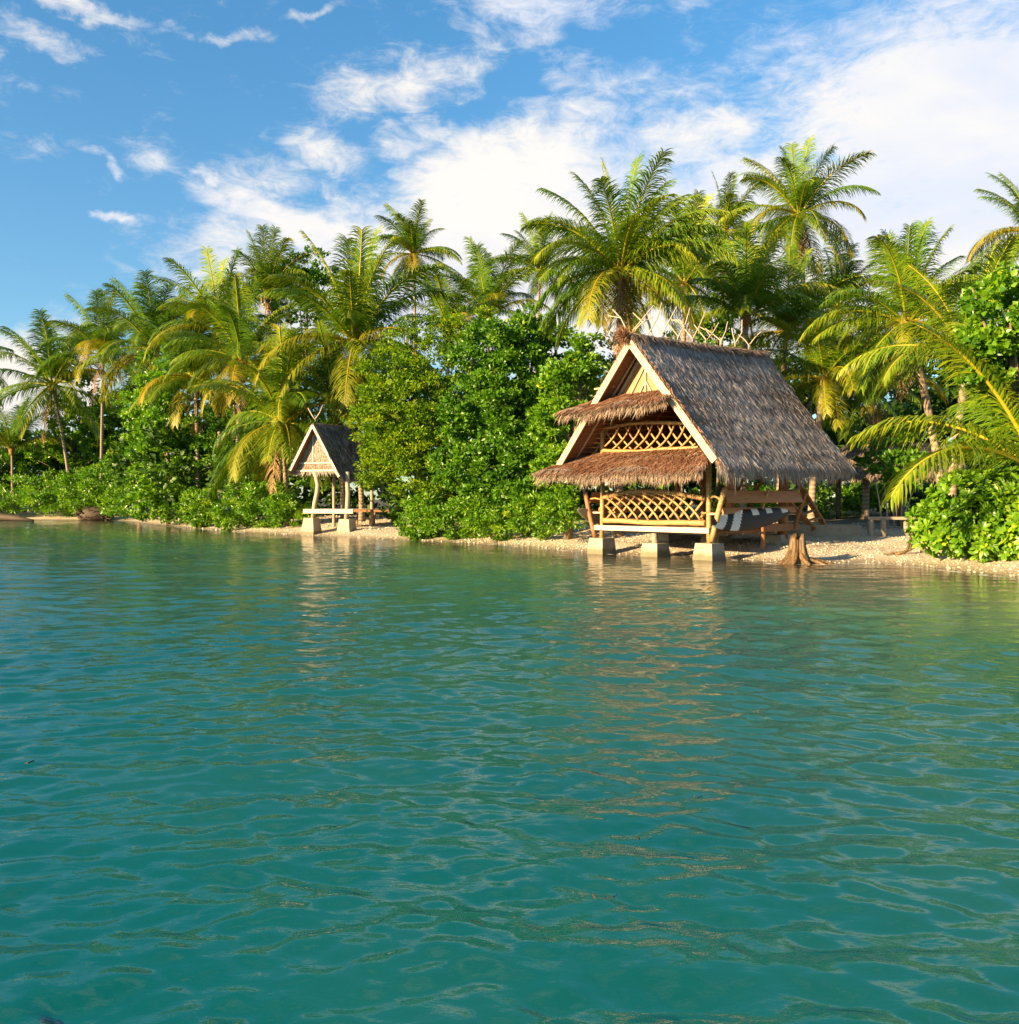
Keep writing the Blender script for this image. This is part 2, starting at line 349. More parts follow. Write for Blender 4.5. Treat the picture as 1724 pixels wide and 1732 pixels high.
def np_mesh(name, verts, faces_flat, nper, mat, tint=None, attr='tint', smooth=False):
    """verts Nx3, faces_flat 1-D loop indices, nper verts per face (int)"""
    me = bpy.data.meshes.new(name); nf = len(faces_flat) // nper
    me.vertices.add(len(verts)); me.vertices.foreach_set('co', np.ascontiguousarray(verts, dtype=np.float32).ravel())
    me.loops.add(len(faces_flat)); me.loops.foreach_set('vertex_index', np.ascontiguousarray(faces_flat, dtype=np.int32))
    me.polygons.add(nf); me.polygons.foreach_set('loop_start', np.arange(0, nf * nper, nper, dtype=np.int32))
    if smooth: me.polygons.foreach_set('use_smooth', np.ones(nf, dtype=bool))
    me.update(calc_edges=True); me.materials.append(mat)
    if tint is not None:
        dom = 'FACE' if len(tint) == nf else 'POINT'
        at_ = me.attributes.new(attr, 'FLOAT', dom); at_.data.foreach_set('value', np.ascontiguousarray(tint, dtype=np.float32))
    return me
def unit(a): return a / np.maximum(np.linalg.norm(a, axis=-1, keepdims=True), 1e-9)
def leaves(C, D, Nn, l, w, tint, fold=.18):
    """arrays of leaves: centre, direction, normal, length, width -> verts, tri loops, per-face tint"""
    D = unit(D); Sd = unit(np.cross(D, Nn)); Nn = np.cross(Sd, D)
    l = l[:, None]; w = w[:, None]
    v = np.stack([C - D * l * .5, C + Sd * w * .5 + Nn * w * fold - D * l * .05, C + D * l * .5 - Nn * l * .08, C - Sd * w * .5 + Nn * w * fold - D * l * .05], 1)
    n = len(C); b = (np.arange(n) * 4)[:, None]
    f = np.concatenate([b + 0, b + 1, b + 2, b + 0, b + 2, b + 3], 1).ravel()
    return v.reshape(-1, 3), f, np.repeat(tint, 2)
def rand_dirs(n):
    return unit(RNG.normal(size=(n, 3)))
def crown_cloud(ells, n, leaf, clump=.55, per=70, origin=(0, 0, 0), wl=.55, fill=.25, upbias=.15):
    """leaf centres gathered in clumps over and inside ellipsoids; ells: (centre, radii, weight)"""
    vol = np.array([r[0] * r[2] * wt_ for c, r, wt_ in ells]); vol = vol / vol.sum()
    Vs, Fs, Ts = [], [], []; off = 0
    for (c, r, _), share in zip(ells, vol):
        k = max(4, int(n * share / per)); d = rand_dirs(k)
        rad = np.where(RNG.random(k) < fill, RNG.uniform(.3, .8, k), RNG.uniform(.82, 1.02, k))
        lump = 1 + .16 * np.sin(d[:, 0] * 5.1 + c[0]) * np.sin(d[:, 2] * 6.3 + c[2]) + .08 * np.sin(d[:, 1] * 9 + d[:, 0] * 11)
        cc = np.array(c) + d * rad[:, None] * lump[:, None] * np.array(r)
        cr = clump * RNG.uniform(.55, 1.25, k)
        ct = RNG.normal(0, .13, k)
        idx = np.repeat(np.arange(k), per); m = len(idx); dd = rand_dirs(m)
        dd[:, 2] = dd[:, 2] * .8 + .15
        rr = cr[idx] * RNG.random(m) ** .45
        P = cc[idx] + dd * rr[:, None] * np.array([1, 1, .75])
        outw = unit(dd * .9 + d[idx] * .5 + rand_dirs(m) * .55)
        nrm = unit(dd * .75 + d[idx] * .75 + np.array([0, 0, upbias]) + rand_dirs(m) * .5)
        l = leaf * RNG.uniform(.5, 1.35, m)
        t = np.clip(.45 + ct[idx] + RNG.normal(0, .17, m), 0, 1)
        v, f, tt = leaves(P, outw, nrm, l, l * wl, t)
        Vs.append(v); Fs.append(f + off); off += len(v); Ts.append(tt)
    return np.concatenate(Vs) - np.array(origin), np.concatenate(Fs), np.concatenate(Ts)

# ------------------------------------------------------------------ terrain
def wl_pt(px, py): D = CAMH * F / (py - HZ); return ((px - 862) / F * D, D)
SHORE = [(-400, 130), (-150, 98)] + [wl_pt(*p) for p in [(0,878.5),(90,879.5),(200,880),(262,887),(330,893),(400,899),(500,904),(560,907),(640,911),(720,914),(830,919),(920,926),(985,932),(1060,937.5),(1150,939),(1240,944),(1320,952),(1400,953),(1450,950),(1540,955),(1610,963),(1724,975),(1850,986),(2100,1010)]] + [(22, 8), (40, -4), (120, -30)]
SP = np.array(SHORE)
def shore_dist(X, Y):
    P = np.stack([X, Y], -1); best = np.full(X.shape, 1e9); sgn = np.ones(X.shape)
    for a, b in zip(SP[:-1], SP[1:]):
        ab = b - a; t = np.clip(((P - a) @ ab) / (ab @ ab), 0, 1); q = a + t[..., None] * ab
        d = np.hypot(P[..., 0] - q[..., 0], P[..., 1] - q[..., 1])
        cr = ab[0] * (P[..., 1] - a[1]) - ab[1] * (P[..., 0] - a[0])
        upd = d < best; best = np.where(upd, d, best); sgn = np.where(upd, np.sign(cr), sgn)
    return best * np.where(sgn == 0, 1, sgn)      # positive on land
def ground(X, Y):
    X = np.asarray(X, float); Y = np.asarray(Y, float); d = shore_dist(X, Y)
    wob = .03 * np.sin(X * 1.7 + Y * .9) + .025 * np.sin(X * .7 - Y * 1.9) + .015 * np.sin(X * 4.1 + Y * 3.3)
    land = .62 * (1 - np.exp(-np.maximum(d, 0) / 5.0)) * 1.35 + .004 * np.maximum(d, 0) + wob * np.clip(d / 1.5, 0, 1)
    sea = -(2.9 * (1 - np.exp(-np.maximum(-d, 0) / 19.))) + wob * np.clip(-d / 4, 0, 1)
    return np.where(d > 0, land, sea)
def gz(x, y): return float(ground(np.array([x]), np.array([y]))[0])
def grid_mesh(name, xs, ys, zfun, mat, smooth=True):
    X, Y = np.meshgrid(xs, ys); Z = zfun(X, Y); v = np.stack([X, Y, Z], -1).reshape(-1, 3)
    nx, ny = len(xs), len(ys); i = np.arange(nx - 1)[None, :] + np.arange(ny - 1)[:, None] * nx
    f = np.stack([i, i + 1, i + 1 + nx, i + nx], -1).ravel()
    return np_mesh(name, v, f, 4, mat, smooth=smooth)
xs = np.concatenate([-np.geomspace(1800, 62, 22), np.arange(-60, 34, .45), np.geomspace(35, 1800, 24)])
ys = np.concatenate([-np.geomspace(1200, 12, 12), np.arange(-10, 16, 2.), np.arange(16, 50, .35), np.arange(50, 100, 1.2), np.geomspace(102, 2200, 20)])
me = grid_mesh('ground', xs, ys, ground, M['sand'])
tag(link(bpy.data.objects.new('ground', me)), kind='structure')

_shx = [-400, 0, 200, 262, 330, 400, 500, 560, 640, 720, 830, 920, 1060, 1240, 1320, 1400, 1540, 1610, 1724, 1850]; _shy = [877, 878.5, 880, 887, 893, 899, 904, 907, 911, 914, 919, 926, 937.5, 944, 952, 953, 955, 963, 975, 986]
def SD(px): return CAMH * F / (float(np.interp(px, _shx, _shy)) - HZ)      # distance of the waterline under a pixel column
# ------------------------------------------------------------------ water: rings of growing size, waves as geometry
def water():
    rr = np.concatenate([[.05, .5], np.geomspace(1.0, 130, 980), np.geomspace(150, 2600, 12)])
    fine = np.linspace(R(-36), R(36), 430); coarse = np.linspace(R(36), R(324), 60)[1:-1]
    th = np.concatenate([fine, coarse]); nt = len(th)
    Rr, Th = np.meshgrid(rr, th, indexing='ij'); X = Rr * np.sin(Th); Y = Rr * np.cos(Th)
    d = -shore_dist(X, Y); depth = -ground(X, Y)
    sp = np.gradient(rr)[:, None] * np.ones_like(Th)
    dth = np.where((np.abs(Th) < R(35.9)), R(72) / 430, R(5)); sp = np.maximum(sp, Rr * dth)
    Z = np.zeros_like(X); rs = np.random.default_rng(3)
    calm = np.clip(d / 9, .12, 1)
    wx = X + .25 * np.sin(Y * .6 + X * .23); wy = Y + .3 * np.sin(X * .5 - Y * .17)
    for i in range(130):
        lam = .12 * (1.25 / .12) ** (rs.random() ** 1.0); k = 2 * PI / lam
        an = R(96) + rs.normal(0, R(24)); amp = .0031 * (lam / .8) ** .58 * rs.uniform(.5, 1.3)
        fade = np.clip((lam / (sp * 2.4)) - 1, 0, 1)
        ph = k * (wx * math.cos(an) + wy * math.sin(an)) + rs.uniform(0, 6.28)
        env = .6 + .4 * np.sin(X * rs.uniform(.1, .5) + Y * rs.uniform(.1, .5) + rs.uniform(0, 6))
        Z += amp * fade * env * (np.sin(ph) + .22 * np.cos(2 * ph))
    Z *= calm
    v = np.stack([X, Y, Z], -1).reshape(-1, 3); nr = len(rr)
    i = (np.arange(nr - 1) * nt)[:, None]; j = np.arange(nt)[None, :]; j2 = (j + 1) % nt
    f = np.stack([i + j, i + nt + j, i + nt + j2, i + j2], -1).ravel()[::-1]
    return np_mesh('water', v, f, 4, M['water'], tint=depth.ravel(), attr='depth', smooth=True)
tag(link(bpy.data.objects.new('water', water())), kind='structure')

# ------------------------------------------------------------------ thatch strands
def strands(P, D, Nn, L, wd, tint, curl=.06):
    D = unit(D); Sd = unit(np.cross(D, Nn)); Nn = np.cross(Sd, D)
    L = L[:, None]; wd = wd[:, None]
    mid = P + D * L * .55 + Nn * L * curl; tip = P + D * L - Nn * L * curl * .5
    v = np.stack([P - Sd * wd / 2, P + Sd * wd / 2, mid - Sd * wd * .45, mid + Sd * wd * .45, tip], 1)
    n = len(P); b = (np.arange(n) * 5)[:, None]
    f = np.concatenate([b, b + 1, b + 3, b, b + 3, b + 2, b + 2, b + 3, b + 4], 1).ravel()
    return v.reshape(-1, 3), f, np.repeat(tint, 3)
def thatch(name, corners, n, mat, parent, L=.45, wd=.024, lift=.03, spread=.22, droop=.12, fringe=0, fr_len=.35, edge=.06, tone=0., fringe_top=False, curve=None):
    """corners: top0, top1, bottom1, bottom0 of a slope; strands run top->bottom, plus a hanging fringe on the lower edge"""
    t0, t1, b1, b0 = [np.array(c, float) for c in corners]
    def surf(u, v):
        p = (t0 * (1 - u)[:, None] + t1 * u[:, None]) * (1 - v)[:, None] + (b0 * (1 - u)[:, None] + b1 * u[:, None]) * v[:, None]
        if curve is not None: p = p + curve(u, v)
        return p
    u = RNG.random(n); v = RNG.random(n) ** .95
    down = unit(surf(u, np.ones(n)) - surf(u, np.zeros(n)))
    nor = unit(np.cross(t1 - t0, b0 - t0))
    if nor[2] < 0: nor = -nor
    N_ = np.tile(nor, (n, 1)); along = unit(t1 - t0)
    P = surf(u, v) + N_ * RNG.uniform(.0, lift, n)[:, None] + along * RNG.normal(0, edge * .4, n)[:, None]
    D = down + along * RNG.normal(0, spread, n)[:, None] + N_ * RNG.normal(.03, .05, n)[:, None] + np.array([0, 0, -1]) * droop
    course = .11 * np.sin(v * 46 + np.sin(u * 9) * .8)
    t = np.clip(.45 + tone + course + RNG.normal(0, .17, n) + .10 * np.sin(u * 23 + v * 5) * np.sin(v * 11 - u * 7) + .12 * np.sin(u * 7.3 + 2 * np.sin(v * 4)) * np.sin(v * 5.1 + u * 3), 0, 1)
    vv, ff, tt = strands(P, D, N_ + rand_dirs(n) * .5, L * RNG.uniform(.5, 1.2, n), wd * RNG.uniform(.6, 1.4, n), t)
    if fringe:
        m = fringe; u = RNG.random(m); v1 = RNG.uniform(.94, 1.0, m)
        P = surf(u, v1) + nor * RNG.uniform(-.08, lift, m)[:, None]
        D = np.tile(unit(surf(u, np.ones(m)) - surf(u, np.zeros(m))), 1) * .55 + np.array([0, 0, -1.]) * RNG.uniform(.3, 1.2, m)[:, None] + along * RNG.normal(0, .22, m)[:, None]
        t = np.clip(.58 + tone + RNG.normal(0, .2, m), 0, 1)
        v2, f2, t2 = strands(P, D, nor + rand_dirs(m) * .6, fr_len * RNG.uniform(.35, 1.2, m) * (.62 + .55 * np.abs(np.sin(u * 31 + 2 * np.sin(u * 17))) + .35 * (RNG.random(m) < .06)), wd * RNG.uniform(.6, 1.3, m), t)
        ff = np.concatenate([ff, f2 + len(vv)]); vv = np.concatenate([vv, v2]); tt = np.concatenate([tt, t2])
    o = link(bpy.data.objects.new(name, np_mesh(name, vv, ff, 3, mat, tint=tt)), parent)
    o['kind'] = 'stuff'; return o
def slab(corners, th):                          # a solid slope under the strands
    c = [Vector(x) for x in corners]; n = (c[1] - c[0]).cross(c[3] - c[0]).normalized()
    if n.z < 0: n = -n
    vs = [p for p in c] + [p - n * th for p in c]
    b = MB(); b.add(vs, [(0,1,2,3),(7,6,5,4),(0,4,5,1),(1,5,6,2),(2,6,7,3),(3,7,4,0)]); return b

# ------------------------------------------------------------------ the large thatched hut
A = R(48); HO = (338 / F * 25, 25.0)
Ux, Uy = math.cos(A), -math.sin(A); Vx, Vy = math.sin(A), math.cos(A)
def hloc(px, py, yl=None, xl=None):             # photo pixel -> hut coordinates on a plane y=yl or x=xl
    dx, dz = (px - 862) / F, (HZ - py) / F
    if yl is not None: t = (yl + HO[0] * Vx + HO[1] * Vy) / (dx * Vx + Vy)
    else: t = (xl + HO[0] * Ux + HO[1] * Uy) / (dx * Ux + Uy)
    X, Y = t * dx - HO[0], t - HO[1]
    return Vector((X * Ux + Y * Uy, X * Vx + Y * Vy, CAMH + t * dz))
def hworld(p): return Vector((HO[0] + p[0] * Ux + p[1] * Vx, HO[1] + p[0] * Uy + p[1] * Vy, p[2]))
hut = empty('thatched_hut', (HO[0], HO[1], 0), -A)
tag(hut, 'large bamboo hut with steep grey thatched roof standing on concrete piers at the water edge', 'hut')
WX = 4.08; CX = -WX / 2
RF0, RF1 = -1.0, 6.05                           # roof front and back
def ridge_z(y): t = (y - RF0) / (RF1 - RF0); return 6.50 + .30 * t + .05 * (2 * t - 1) ** 2 - .05
EZ, EH = 2.72, 3.08                             # eave height and half width
# piers and posts
for x, y, w0, w1, z0, z1 in [(0, 0, .76, .56, -.35, .47), (-4.08, 0, .74, .56, -.35, .50), (-2.02, .12, .72, .56, -.35, .40), (-4.08, 3.3, .8, .66, .0, .62), (-2.0, 3.2, .8, .66, .0, .56), (-.2, 3.9, .8, .62, .0, .62)]:
    MB().frustum((x, y, z0), w0, w1, z1 - z0).build('pier', M['concrete'], hut)
def pole(name, p, q, r, mat, parent=hut, bend=.03, n=6, rj=.08):
    p, q = Vector(p), Vector(q); pts = []; rs = []
    off = Vector((random.uniform(-1, 1), random.uniform(-1, 1), random.uniform(-.5, .5))) * bend
    for i in range(n + 1):
        t = i / n; pts.append(p.lerp(q, t) + off * math.sin(PI * t)); rs.append(r * (1 + random.uniform(-rj, rj)))
    return MB().tube(pts, rs, 8).build(name, M[mat], parent)
pole('post', (0, 0, .45), (0, 0, 3.3), .078, 'bamboo', bend=.02)
pole('post', (-4.08, 0, .48), (-4.08, 0, 3.2), .072, 'bamboo', bend=.02)
pole('post', (-2.02, .12, .38), (-2.02, .12, .84), .10, 'grey_wood')
pole('post', (0, 3.9, .5), (0, 3.9, 3.4), .15, 'brown_wood', bend=.03)
pole('post', (-4.08, 3.9, .5), (-4.08, 3.9, 3.4), .11, 'brown_wood')
pole('post', (-2.0, 3.9, .5), (-2.0, 3.9, 3.4), .10, 'brown_wood')
MB().box((-.12, .95, .9), (.08, 1.13, 3.3)).build('post', M['brown_wood'], hut)
pole('post', (-1.35, 1.6, .9), (-1.35, 1.6, 3.1), .09, 'brown_wood')
pole('post', (.38, 2.15, .25), (.34, 2.15, .92), .075, 'brown_wood')
# beams and floor
MB().box((-4.26, -.17, .75), (.10, -.082, .905)).build('floor_beam', M['board_wood'], hut)
MB().box((.10, -.03, .74), (.2, 4.55, .96)).build('floor_beam', M['brown_wood'], hut)
MB().box((-4.30, -.03, .72), (-4.2, 4.55, .94)).build('floor_beam', M['brown_wood'], hut)
MB().box((-4.18, 4.45, .72), (.08, 4.55, .94)).build('floor_beam', M['brown_wood'], hut)
for y in (.7, 1.5, 2.4, 3.3): MB().box((-4.18, y, .66), (.08, y + .1, .80)).build('joist', M['grey_wood'], hut)
pl = MB().box((-4.18, -.07, .81), (.09, .08, .835)).mesh('floor_plank', M['brown_wood'])
for i in range(28):
    o = link(bpy.data.objects.new('floor_plank', pl), hut); o.location = (0, .01 + i * .16, random.uniform(0, .006))
# upper floor
for x in (-3.9, -2.0, -.15): pole('floor_bearer', (x, .06, 3.02), (x, 5.1, 3.04), .06, 'brown_wood')
pl = MB().box((-4.3, 0, 3.09), (.2, .17, 3.115)).mesh('floor_plank', M['brown_wood'])
for i in range(28):
    o = link(bpy.data.objects.new('floor_plank', pl), hut); o.location = (0, .12 + i * .18, random.uniform(0, .006))
# ground floor front railing with curved lattice
def rail_curve(pxs, r, yl, name, mat='bamboo'):
    pts = [hloc(x, y, yl=yl) for x, y in pxs]
    P = []
    for i in range(len(pts) - 1):
        for k in range(3): P.append(pts[i].lerp(pts[i + 1], k / 3))
    P.append(pts[-1])
    return MB().tube(P, [r * random.uniform(.92, 1.08) for _ in P], 8).build(name, M[mat], hut)
YR = -.02
top = rail_curve([(1019, 842), (1040, 837), (1065, 832), (1093, 830.5), (1120, 832), (1150, 835), (1175, 840), (1194, 844)], .073, YR, 'railing')
bot = rail_curve([(1019, 880.5), (1050, 881), (1085, 883.5), (1110, 884.5), (1150, 884), (1194, 885)], .085, YR, 'bottom_rail')
def topz(px):
    a = [(1015, 842), (1040, 837), (1065, 832), (1093, 830.5), (1120, 832), (1150, 835), (1175, 840), (1200, 845)]
    for (x0, y0), (x1, y1) in zip(a[:-1], a[1:]):
        if x0 <= px <= x1: return y0 + (y1 - y0) * (px - x0) / (x1 - x0)
    return 842
arcs = []
for k in range(10):                             # arcs: rise from lower right, flatten to the upper left
    xe = 1045 + k * 17.5; pts = []
    for i in range(13):
        t = i / 12; x = xe - 62 * t; y = 880 - 45 * math.sin(t * PI / 2 * 1.02) ** .85
        if x < 1021 or x > 1192 or y < topz(x) + 1.5: break
        pts.append((x, y))
    if len(pts) > 2: arcs.append(pts)
for pts in arcs:
    MB().tube([hloc(x, y, yl=YR - .035) for x, y in pts], .034, 6).build('lattice_strip', M['bamboo'], top)
for k in range(11):
    xe = 1008 + k * 17.5; pts = []
    for i in range(7):
        t = i / 6; x = xe + 36 * t; y = 879 - 46 * t
        if x < 1021 or x > 1192 or y < topz(x) + 1.5: continue
        pts.append((x, y))
    if len(pts) > 1:
        MB().tube([hloc(x, y, yl=YR + .05) for x, y in pts], .036, 6).build('lattice_strip', M['bamboo'], top)
# upper railing
top2 = rail_curve([(1019, 724), (1042, 721), (1066, 716.5), (1095, 715), (1130, 715), (1165, 716)], .055, 0., 'railing')
rail_curve([(1019, 762), (1050, 763), (1080, 764), (1115, 760), (1150, 759), (1182, 757)], .06, 0., 'bottom_rail')
pole('railing_post', hloc(1019, 714, yl=0.03), hloc(1019, 767, yl=0.03), .085, 'bamboo', bend=.01)
for k in range(9):
    x0 = 1018 + k * 18.5
    for sgn in (1, -1):
        pts = []
        for i in range(9):
            t = i / 8; x = (x0 + 30 * t + 5 * math.sin(PI * t)) if sgn > 0 else (x0 + 32 - 30 * t - 3 * math.sin(PI * t)); y = 760 - 41 * t
            lim = 1187 - (760 - y) * .55
            if 1021 < x < lim: pts.append((x, y))
        if len(pts) > 2: MB().tube([hloc(x, y, yl=-.035 * sgn) for x, y in pts], .029, 6).build('lattice_strip', M['bamboo'], top2)
# roof slabs, thatch, barge boards, battens
def roof_corners(side, z_off=0., y0=RF0, y1=RF1):
    e = CX + side * EH
    return [(CX, y0, ridge_z(y0) + z_off), (CX, y1, ridge_z(y1) + z_off), (e, y1 + .1, EZ + .10 + z_off), (e, y0, EZ + z_off)]
for side in (1, -1):
    c = roof_corners(side); r_ = slab(c, .10).build('roof', M['slab_thatch'], hut)
    if side == 1:
        roofr = r_
        thatch('roof_thatch', c, 62000, M['thatch_grey'], r_, L=.40, wd=.0155, lift=.05, spread=.24, droop=.10, fringe=6500, fr_len=.60, curve=lambda u, v: np.stack([0*u, 0*u, -.10 * np.sin(PI * v)], -1))
    else:
        roofl = r_
        thatch('roof_thatch', c, 6000, M['thatch_brown'], r_, L=.5, wd=.035, lift=.05, spread=.2, fringe=600, fr_len=.4)
# rough front edge of thatch along both verges
for side in (1, -1):
    n = 900; t = RNG.random(n); e = np.array([CX + side * EH, RF0, EZ]); a = np.array([CX, RF0, ridge_z(RF0)])
    P = a[None] * (1 - t)[:, None] + e[None] * t[:, None] + RNG.normal(0, .02, (n, 3)) + np.array([0, .05, -.01])
    D = unit(e - a)[None] * RNG.uniform(.5, 1.2, (n, 1)) + np.array([0, -1., 0]) * RNG.uniform(0, .5, (n, 1)) + RNG.normal(0, .12, (n, 3))
    v, f, tt = strands(P, D, rand_dirs(n), RNG.uniform(.12, .35, n), RNG.uniform(.015, .03, n), np.clip(RNG.normal(.5, .2, n), 0, 1))
    o = link(bpy.data.objects.new('verge_thatch', np_mesh('verge_thatch', v, f, 3, M['thatch_brown'], tint=tt)), roofr if side > 0 else roofl); o['kind'] = 'stuff'
# ridge cap and the ragged tuft at its front end
n = 3000; t = RNG.random(n); yy = RF0 - .1 + t * (RF1 - RF0 + .2); sg = np.sign(RNG.random(n) - .5)
P = np.stack([CX + sg * RNG.uniform(0, .12, n), yy, np.array([ridge_z(y) for y in yy]) + RNG.uniform(.0, .09, n)], -1)
D = np.stack([sg * .8, RNG.normal(0, .5, n), -.75 + RNG.normal(0, .3, n)], -1)
v, f, tt = strands(P, D, np.stack([sg * .6, 0 * t, 0 * t + .8], -1) + rand_dirs(n) * .4, RNG.uniform(.2, .5, n), RNG.uniform(.02, .035, n), np.clip(RNG.normal(.55, .2, n), 0, 1))
o = link(bpy.data.objects.new('ridge_cap', np_mesh('ridge_cap', v, f, 3, M['thatch_mix'], tint=tt)), roofr); o['kind'] = 'stuff'
n = 700; dd = rand_dirs(n); dd[:, 1] -= .6; dd[:, 0] -= .35
P = np.array([CX - .12, RF0 - .12, ridge_z(RF0) + .0]) + rand_dirs(n) * RNG.uniform(0, .16, (n, 1))
v, f, tt = strands(P, dd, rand_dirs(n), RNG.uniform(.12, .36, n), RNG.uniform(.015, .03, n), np.clip(RNG.normal(.5, .2, n), 0, 1))
o = link(bpy.data.objects.new('ridge_tuft', np_mesh('ridge_tuft', v, f, 3, M['thatch_brown'], tint=tt)), roofr); o['kind'] = 'stuff'
for side in (1, -1):
    e = Vector((CX + side * (EH - .12), RF0 - .07, EZ + .02)); a = Vector((CX, RF0 - .07, ridge_z(RF0) - .19))
    MB().beam(a, e, .05, .20, up=(0, 1, 0)).build('barge_board', M['pale_wood'], hut) if False else None
    d = (e - a).normalized(); nrm = Vector((-d.z, 0, d.x)); 
    vs = []
    for c in (a, e):
        for yy_ in (0, .05):
            for s_ in (-.105, .105): vs.append(c + nrm * s_ + Vector((0, yy_, 0)))
    MB().add(vs, [(0,1,3,2),(4,6,7,5),(0,4,5,1),(2,3,7,6),(0,2,6,4),(1,5,7,3)]).build('barge_board', M['pale_wood'], hut)
    for y in (-.45, .25, 1.2, 2.3, 3.4, 4.5, 5.6):
        z1 = ridge_z(y) - .22; pole('rafter', (CX + side * .02, y, z1), (CX + side * (EH - .2), y, EZ + .12), .035, 'pale_wood' if y < 1 else 'brown_wood')
    for k in range(26):
        t = (k + .5) / 26; x = CX + side * EH * t; 
        p0 = Vector((x, RF0 + .12, ridge_z(RF0) * (1 - t) + EZ * t - .15)); p1 = Vector((x, 5.9, ridge_z(5.9) * (1 - t) + (EZ + .1) * t - .15))
        MB().tube([p0, p1], .016, 5).build('batten', M['brown_wood'], roofr if side > 0 else roofl)
MB().tube([(CX, RF0 + .05, ridge_z(RF0) - .16), (CX, RF1 - .1, ridge_z(RF1) - .2)], .06, 8).build('ridge_beam', M['brown_wood'], hut)
# wall plates along the eaves
for x in (0., -4.08): pole('wall_plate', (x, -.4, 3.0), (x, 5.6, 3.02), .07, 'brown_wood')
# gable panel with its frame
GY = -.35; gz0 = 4.86; ga = ridge_z(GY) - .36; gh = (ga - gz0) / (ridge_z(GY) - EZ) * EH
gp = MB().add([(CX - gh, GY, gz0), (CX + gh, GY, gz0), (CX, GY, ga), (CX - gh, GY + .03, gz0), (CX + gh, GY + .03, gz0), (CX, GY + .03, ga)], [(0,1,2),(5,4,3),(0,3,4,1),(1,4,5,2),(2,5,3,0)]).build('gable_panel', M['weave'], hut)
def strut(p, q, w=.055): MB().beam(p, q, w, .04, up=(0, 1, 0)).build('gable_strut', M['pale_wood'], gp)
y = GY - .026
MB().box((CX - gh - .2, GY - .07, gz0 - .09), (CX + gh + .2, GY - .004, gz0)).build('gable_beam', M['pale_wood'], hut)
strut((CX - gh + .06, y, gz0 + .02), (CX - .02, y, ga - .02), .08); strut((CX + gh - .06, y, gz0 + .02), (CX + .02, y, ga - .02), .08)
strut((CX + .05, y - .003, gz0 + .02), (CX + .05, y - .003, ga - .25))
strut((CX - .52, y - .006, gz0 + .02), (CX + .02, y - .006, gz0 + .82), .04)
strut((CX - .18, y - .009, gz0 + .02), (CX + .03, y - .009, gz0 + .34), .04); strut((CX + .28, y - .009, gz0 + .02), (CX + .08, y - .009, gz0 + .34), .04)
strut((CX - .30, y - .012, gz0 + .92), (CX + .36, y - .012, gz0 + .92), .05)
strut((CX - 1.75, RF0 + .35, gz0 + .28), (CX - .95, RF0 + .35, gz0 + .28), .05)
# dark back wall of the upper room
MB().add([(CX - 2.5, 4.6, 3.15), (CX + 2.5, 4.6, 3.15), (CX, 4.6, 6.1), (CX - 2.5, 4.64, 3.15), (CX + 2.5, 4.64, 3.15), (CX, 4.64, 6.1)], [(0,1,2),(5,4,3),(0,3,4,1),(1,4,5,2),(2,5,3,0)]).build('back_wall', M['weave'], hut)
# two thatched skirts over the front
def skirt(tl, tr, br, bl, n, fr, sag=.12):
    s_ = slab([tl, tr, br, bl], .05).build('eave_skirt', M['slab_thatch'], hut)
    def cv(u, v): return np.stack([0 * u, 0 * u, -.06 * np.sin(PI * v) + .05 * np.sin(u * 13) * v], -1)
    thatch('skirt_thatch', [tl, tr, br, bl], int(n * 1.5), M['thatch_brown'], s_, L=.40, wd=.018, lift=.05, spread=.30, droop=.05, tone=-.08)
    # greyer weathered lower half with long hanging tips
    m = lambda a, b, t: tuple(np.array(a) * (1 - t) + np.array(b) * t)
    thatch('skirt_thatch', [m(tl, bl, .35), m(tr, br, .35), br, bl], int(n * 1.3), M['thatch_mix'], s_, L=.38, wd=.017, lift=.07, spread=.34, droop=.15, fringe=fr, fr_len=.38, curve=cv)
    return s_
skirt((-4.9, .12, 3.20), (.30, .12, 3.20), (.86, -1.55, 2.50), (-5.32, -1.62, 2.55), 9000, 4200)
skirt((-3.55, -.30, 4.90), (-.95, -.30, 4.90), (-.50, -1.30, 4.52), (-4.50, -1.42, 4.40), 5000, 1500)
# crossed sticks along the ridge
def rz_at(px):                                  # ridge position under a pixel column
    return hloc(px, 570, xl=CX).y
ST = [[(525,175),(490,110),(430,100)],[(490,110),(450,65)],[(550,165),(600,110),(650,45)],[(640,185),(600,130),(550,85)],[(625,185),(670,110),(695,35)],[(695,190),(650,135),(615,90)],[(690,190),(735,110),(765,55)],[(772,200),(730,150),(680,122)],[(765,200),(800,140),(822,60)],[(838,210),(800,160),(780,122),(738,116)],[(845,205),(880,140),(907,75)],[(903,212),(870,170),(850,140)],[(905,215),(935,175),(962,130)],[(978,222),(940,190),(902,160)],[(980,218),(1002,170),(1012,125)],[(1045,230),(1034,190),(1028,155)],[(1050,228),(1078,180),(1080,115)],[(1118,245),(1090,212),(1060,190)],[(1112,245),(1145,205),(1175,175)],[(560,165),(590,130),(640,100)],[(735,120),(770,125),(800,165)],[(870,150),(905,170),(940,215)]]
for k, s_ in enumerate(ST):
    pp = [(880 + .348 * x, 500 + .348 * y) for x, y in s_]
    yb = min(max(rz_at(pp[0][0]), RF0), RF1 - .05); pts = [hloc(x, y, yl=yb) for x, y in pp]
    if k not in (1, 20): pts = [pts[0] - Vector((0, 0, .22))] + pts
    jj = random.uniform(-.10, .10) if k != 1 else 0
    pts = [p + Vector((0, jj * i / len(pts), random.uniform(-.02, .02))) for i, p in enumerate(pts)]
    MB().tube(pts, [.023 - .011 * i / len(pts) for i in range(len(pts))], 6).build('ridge_stick', M['stick'], roofr)
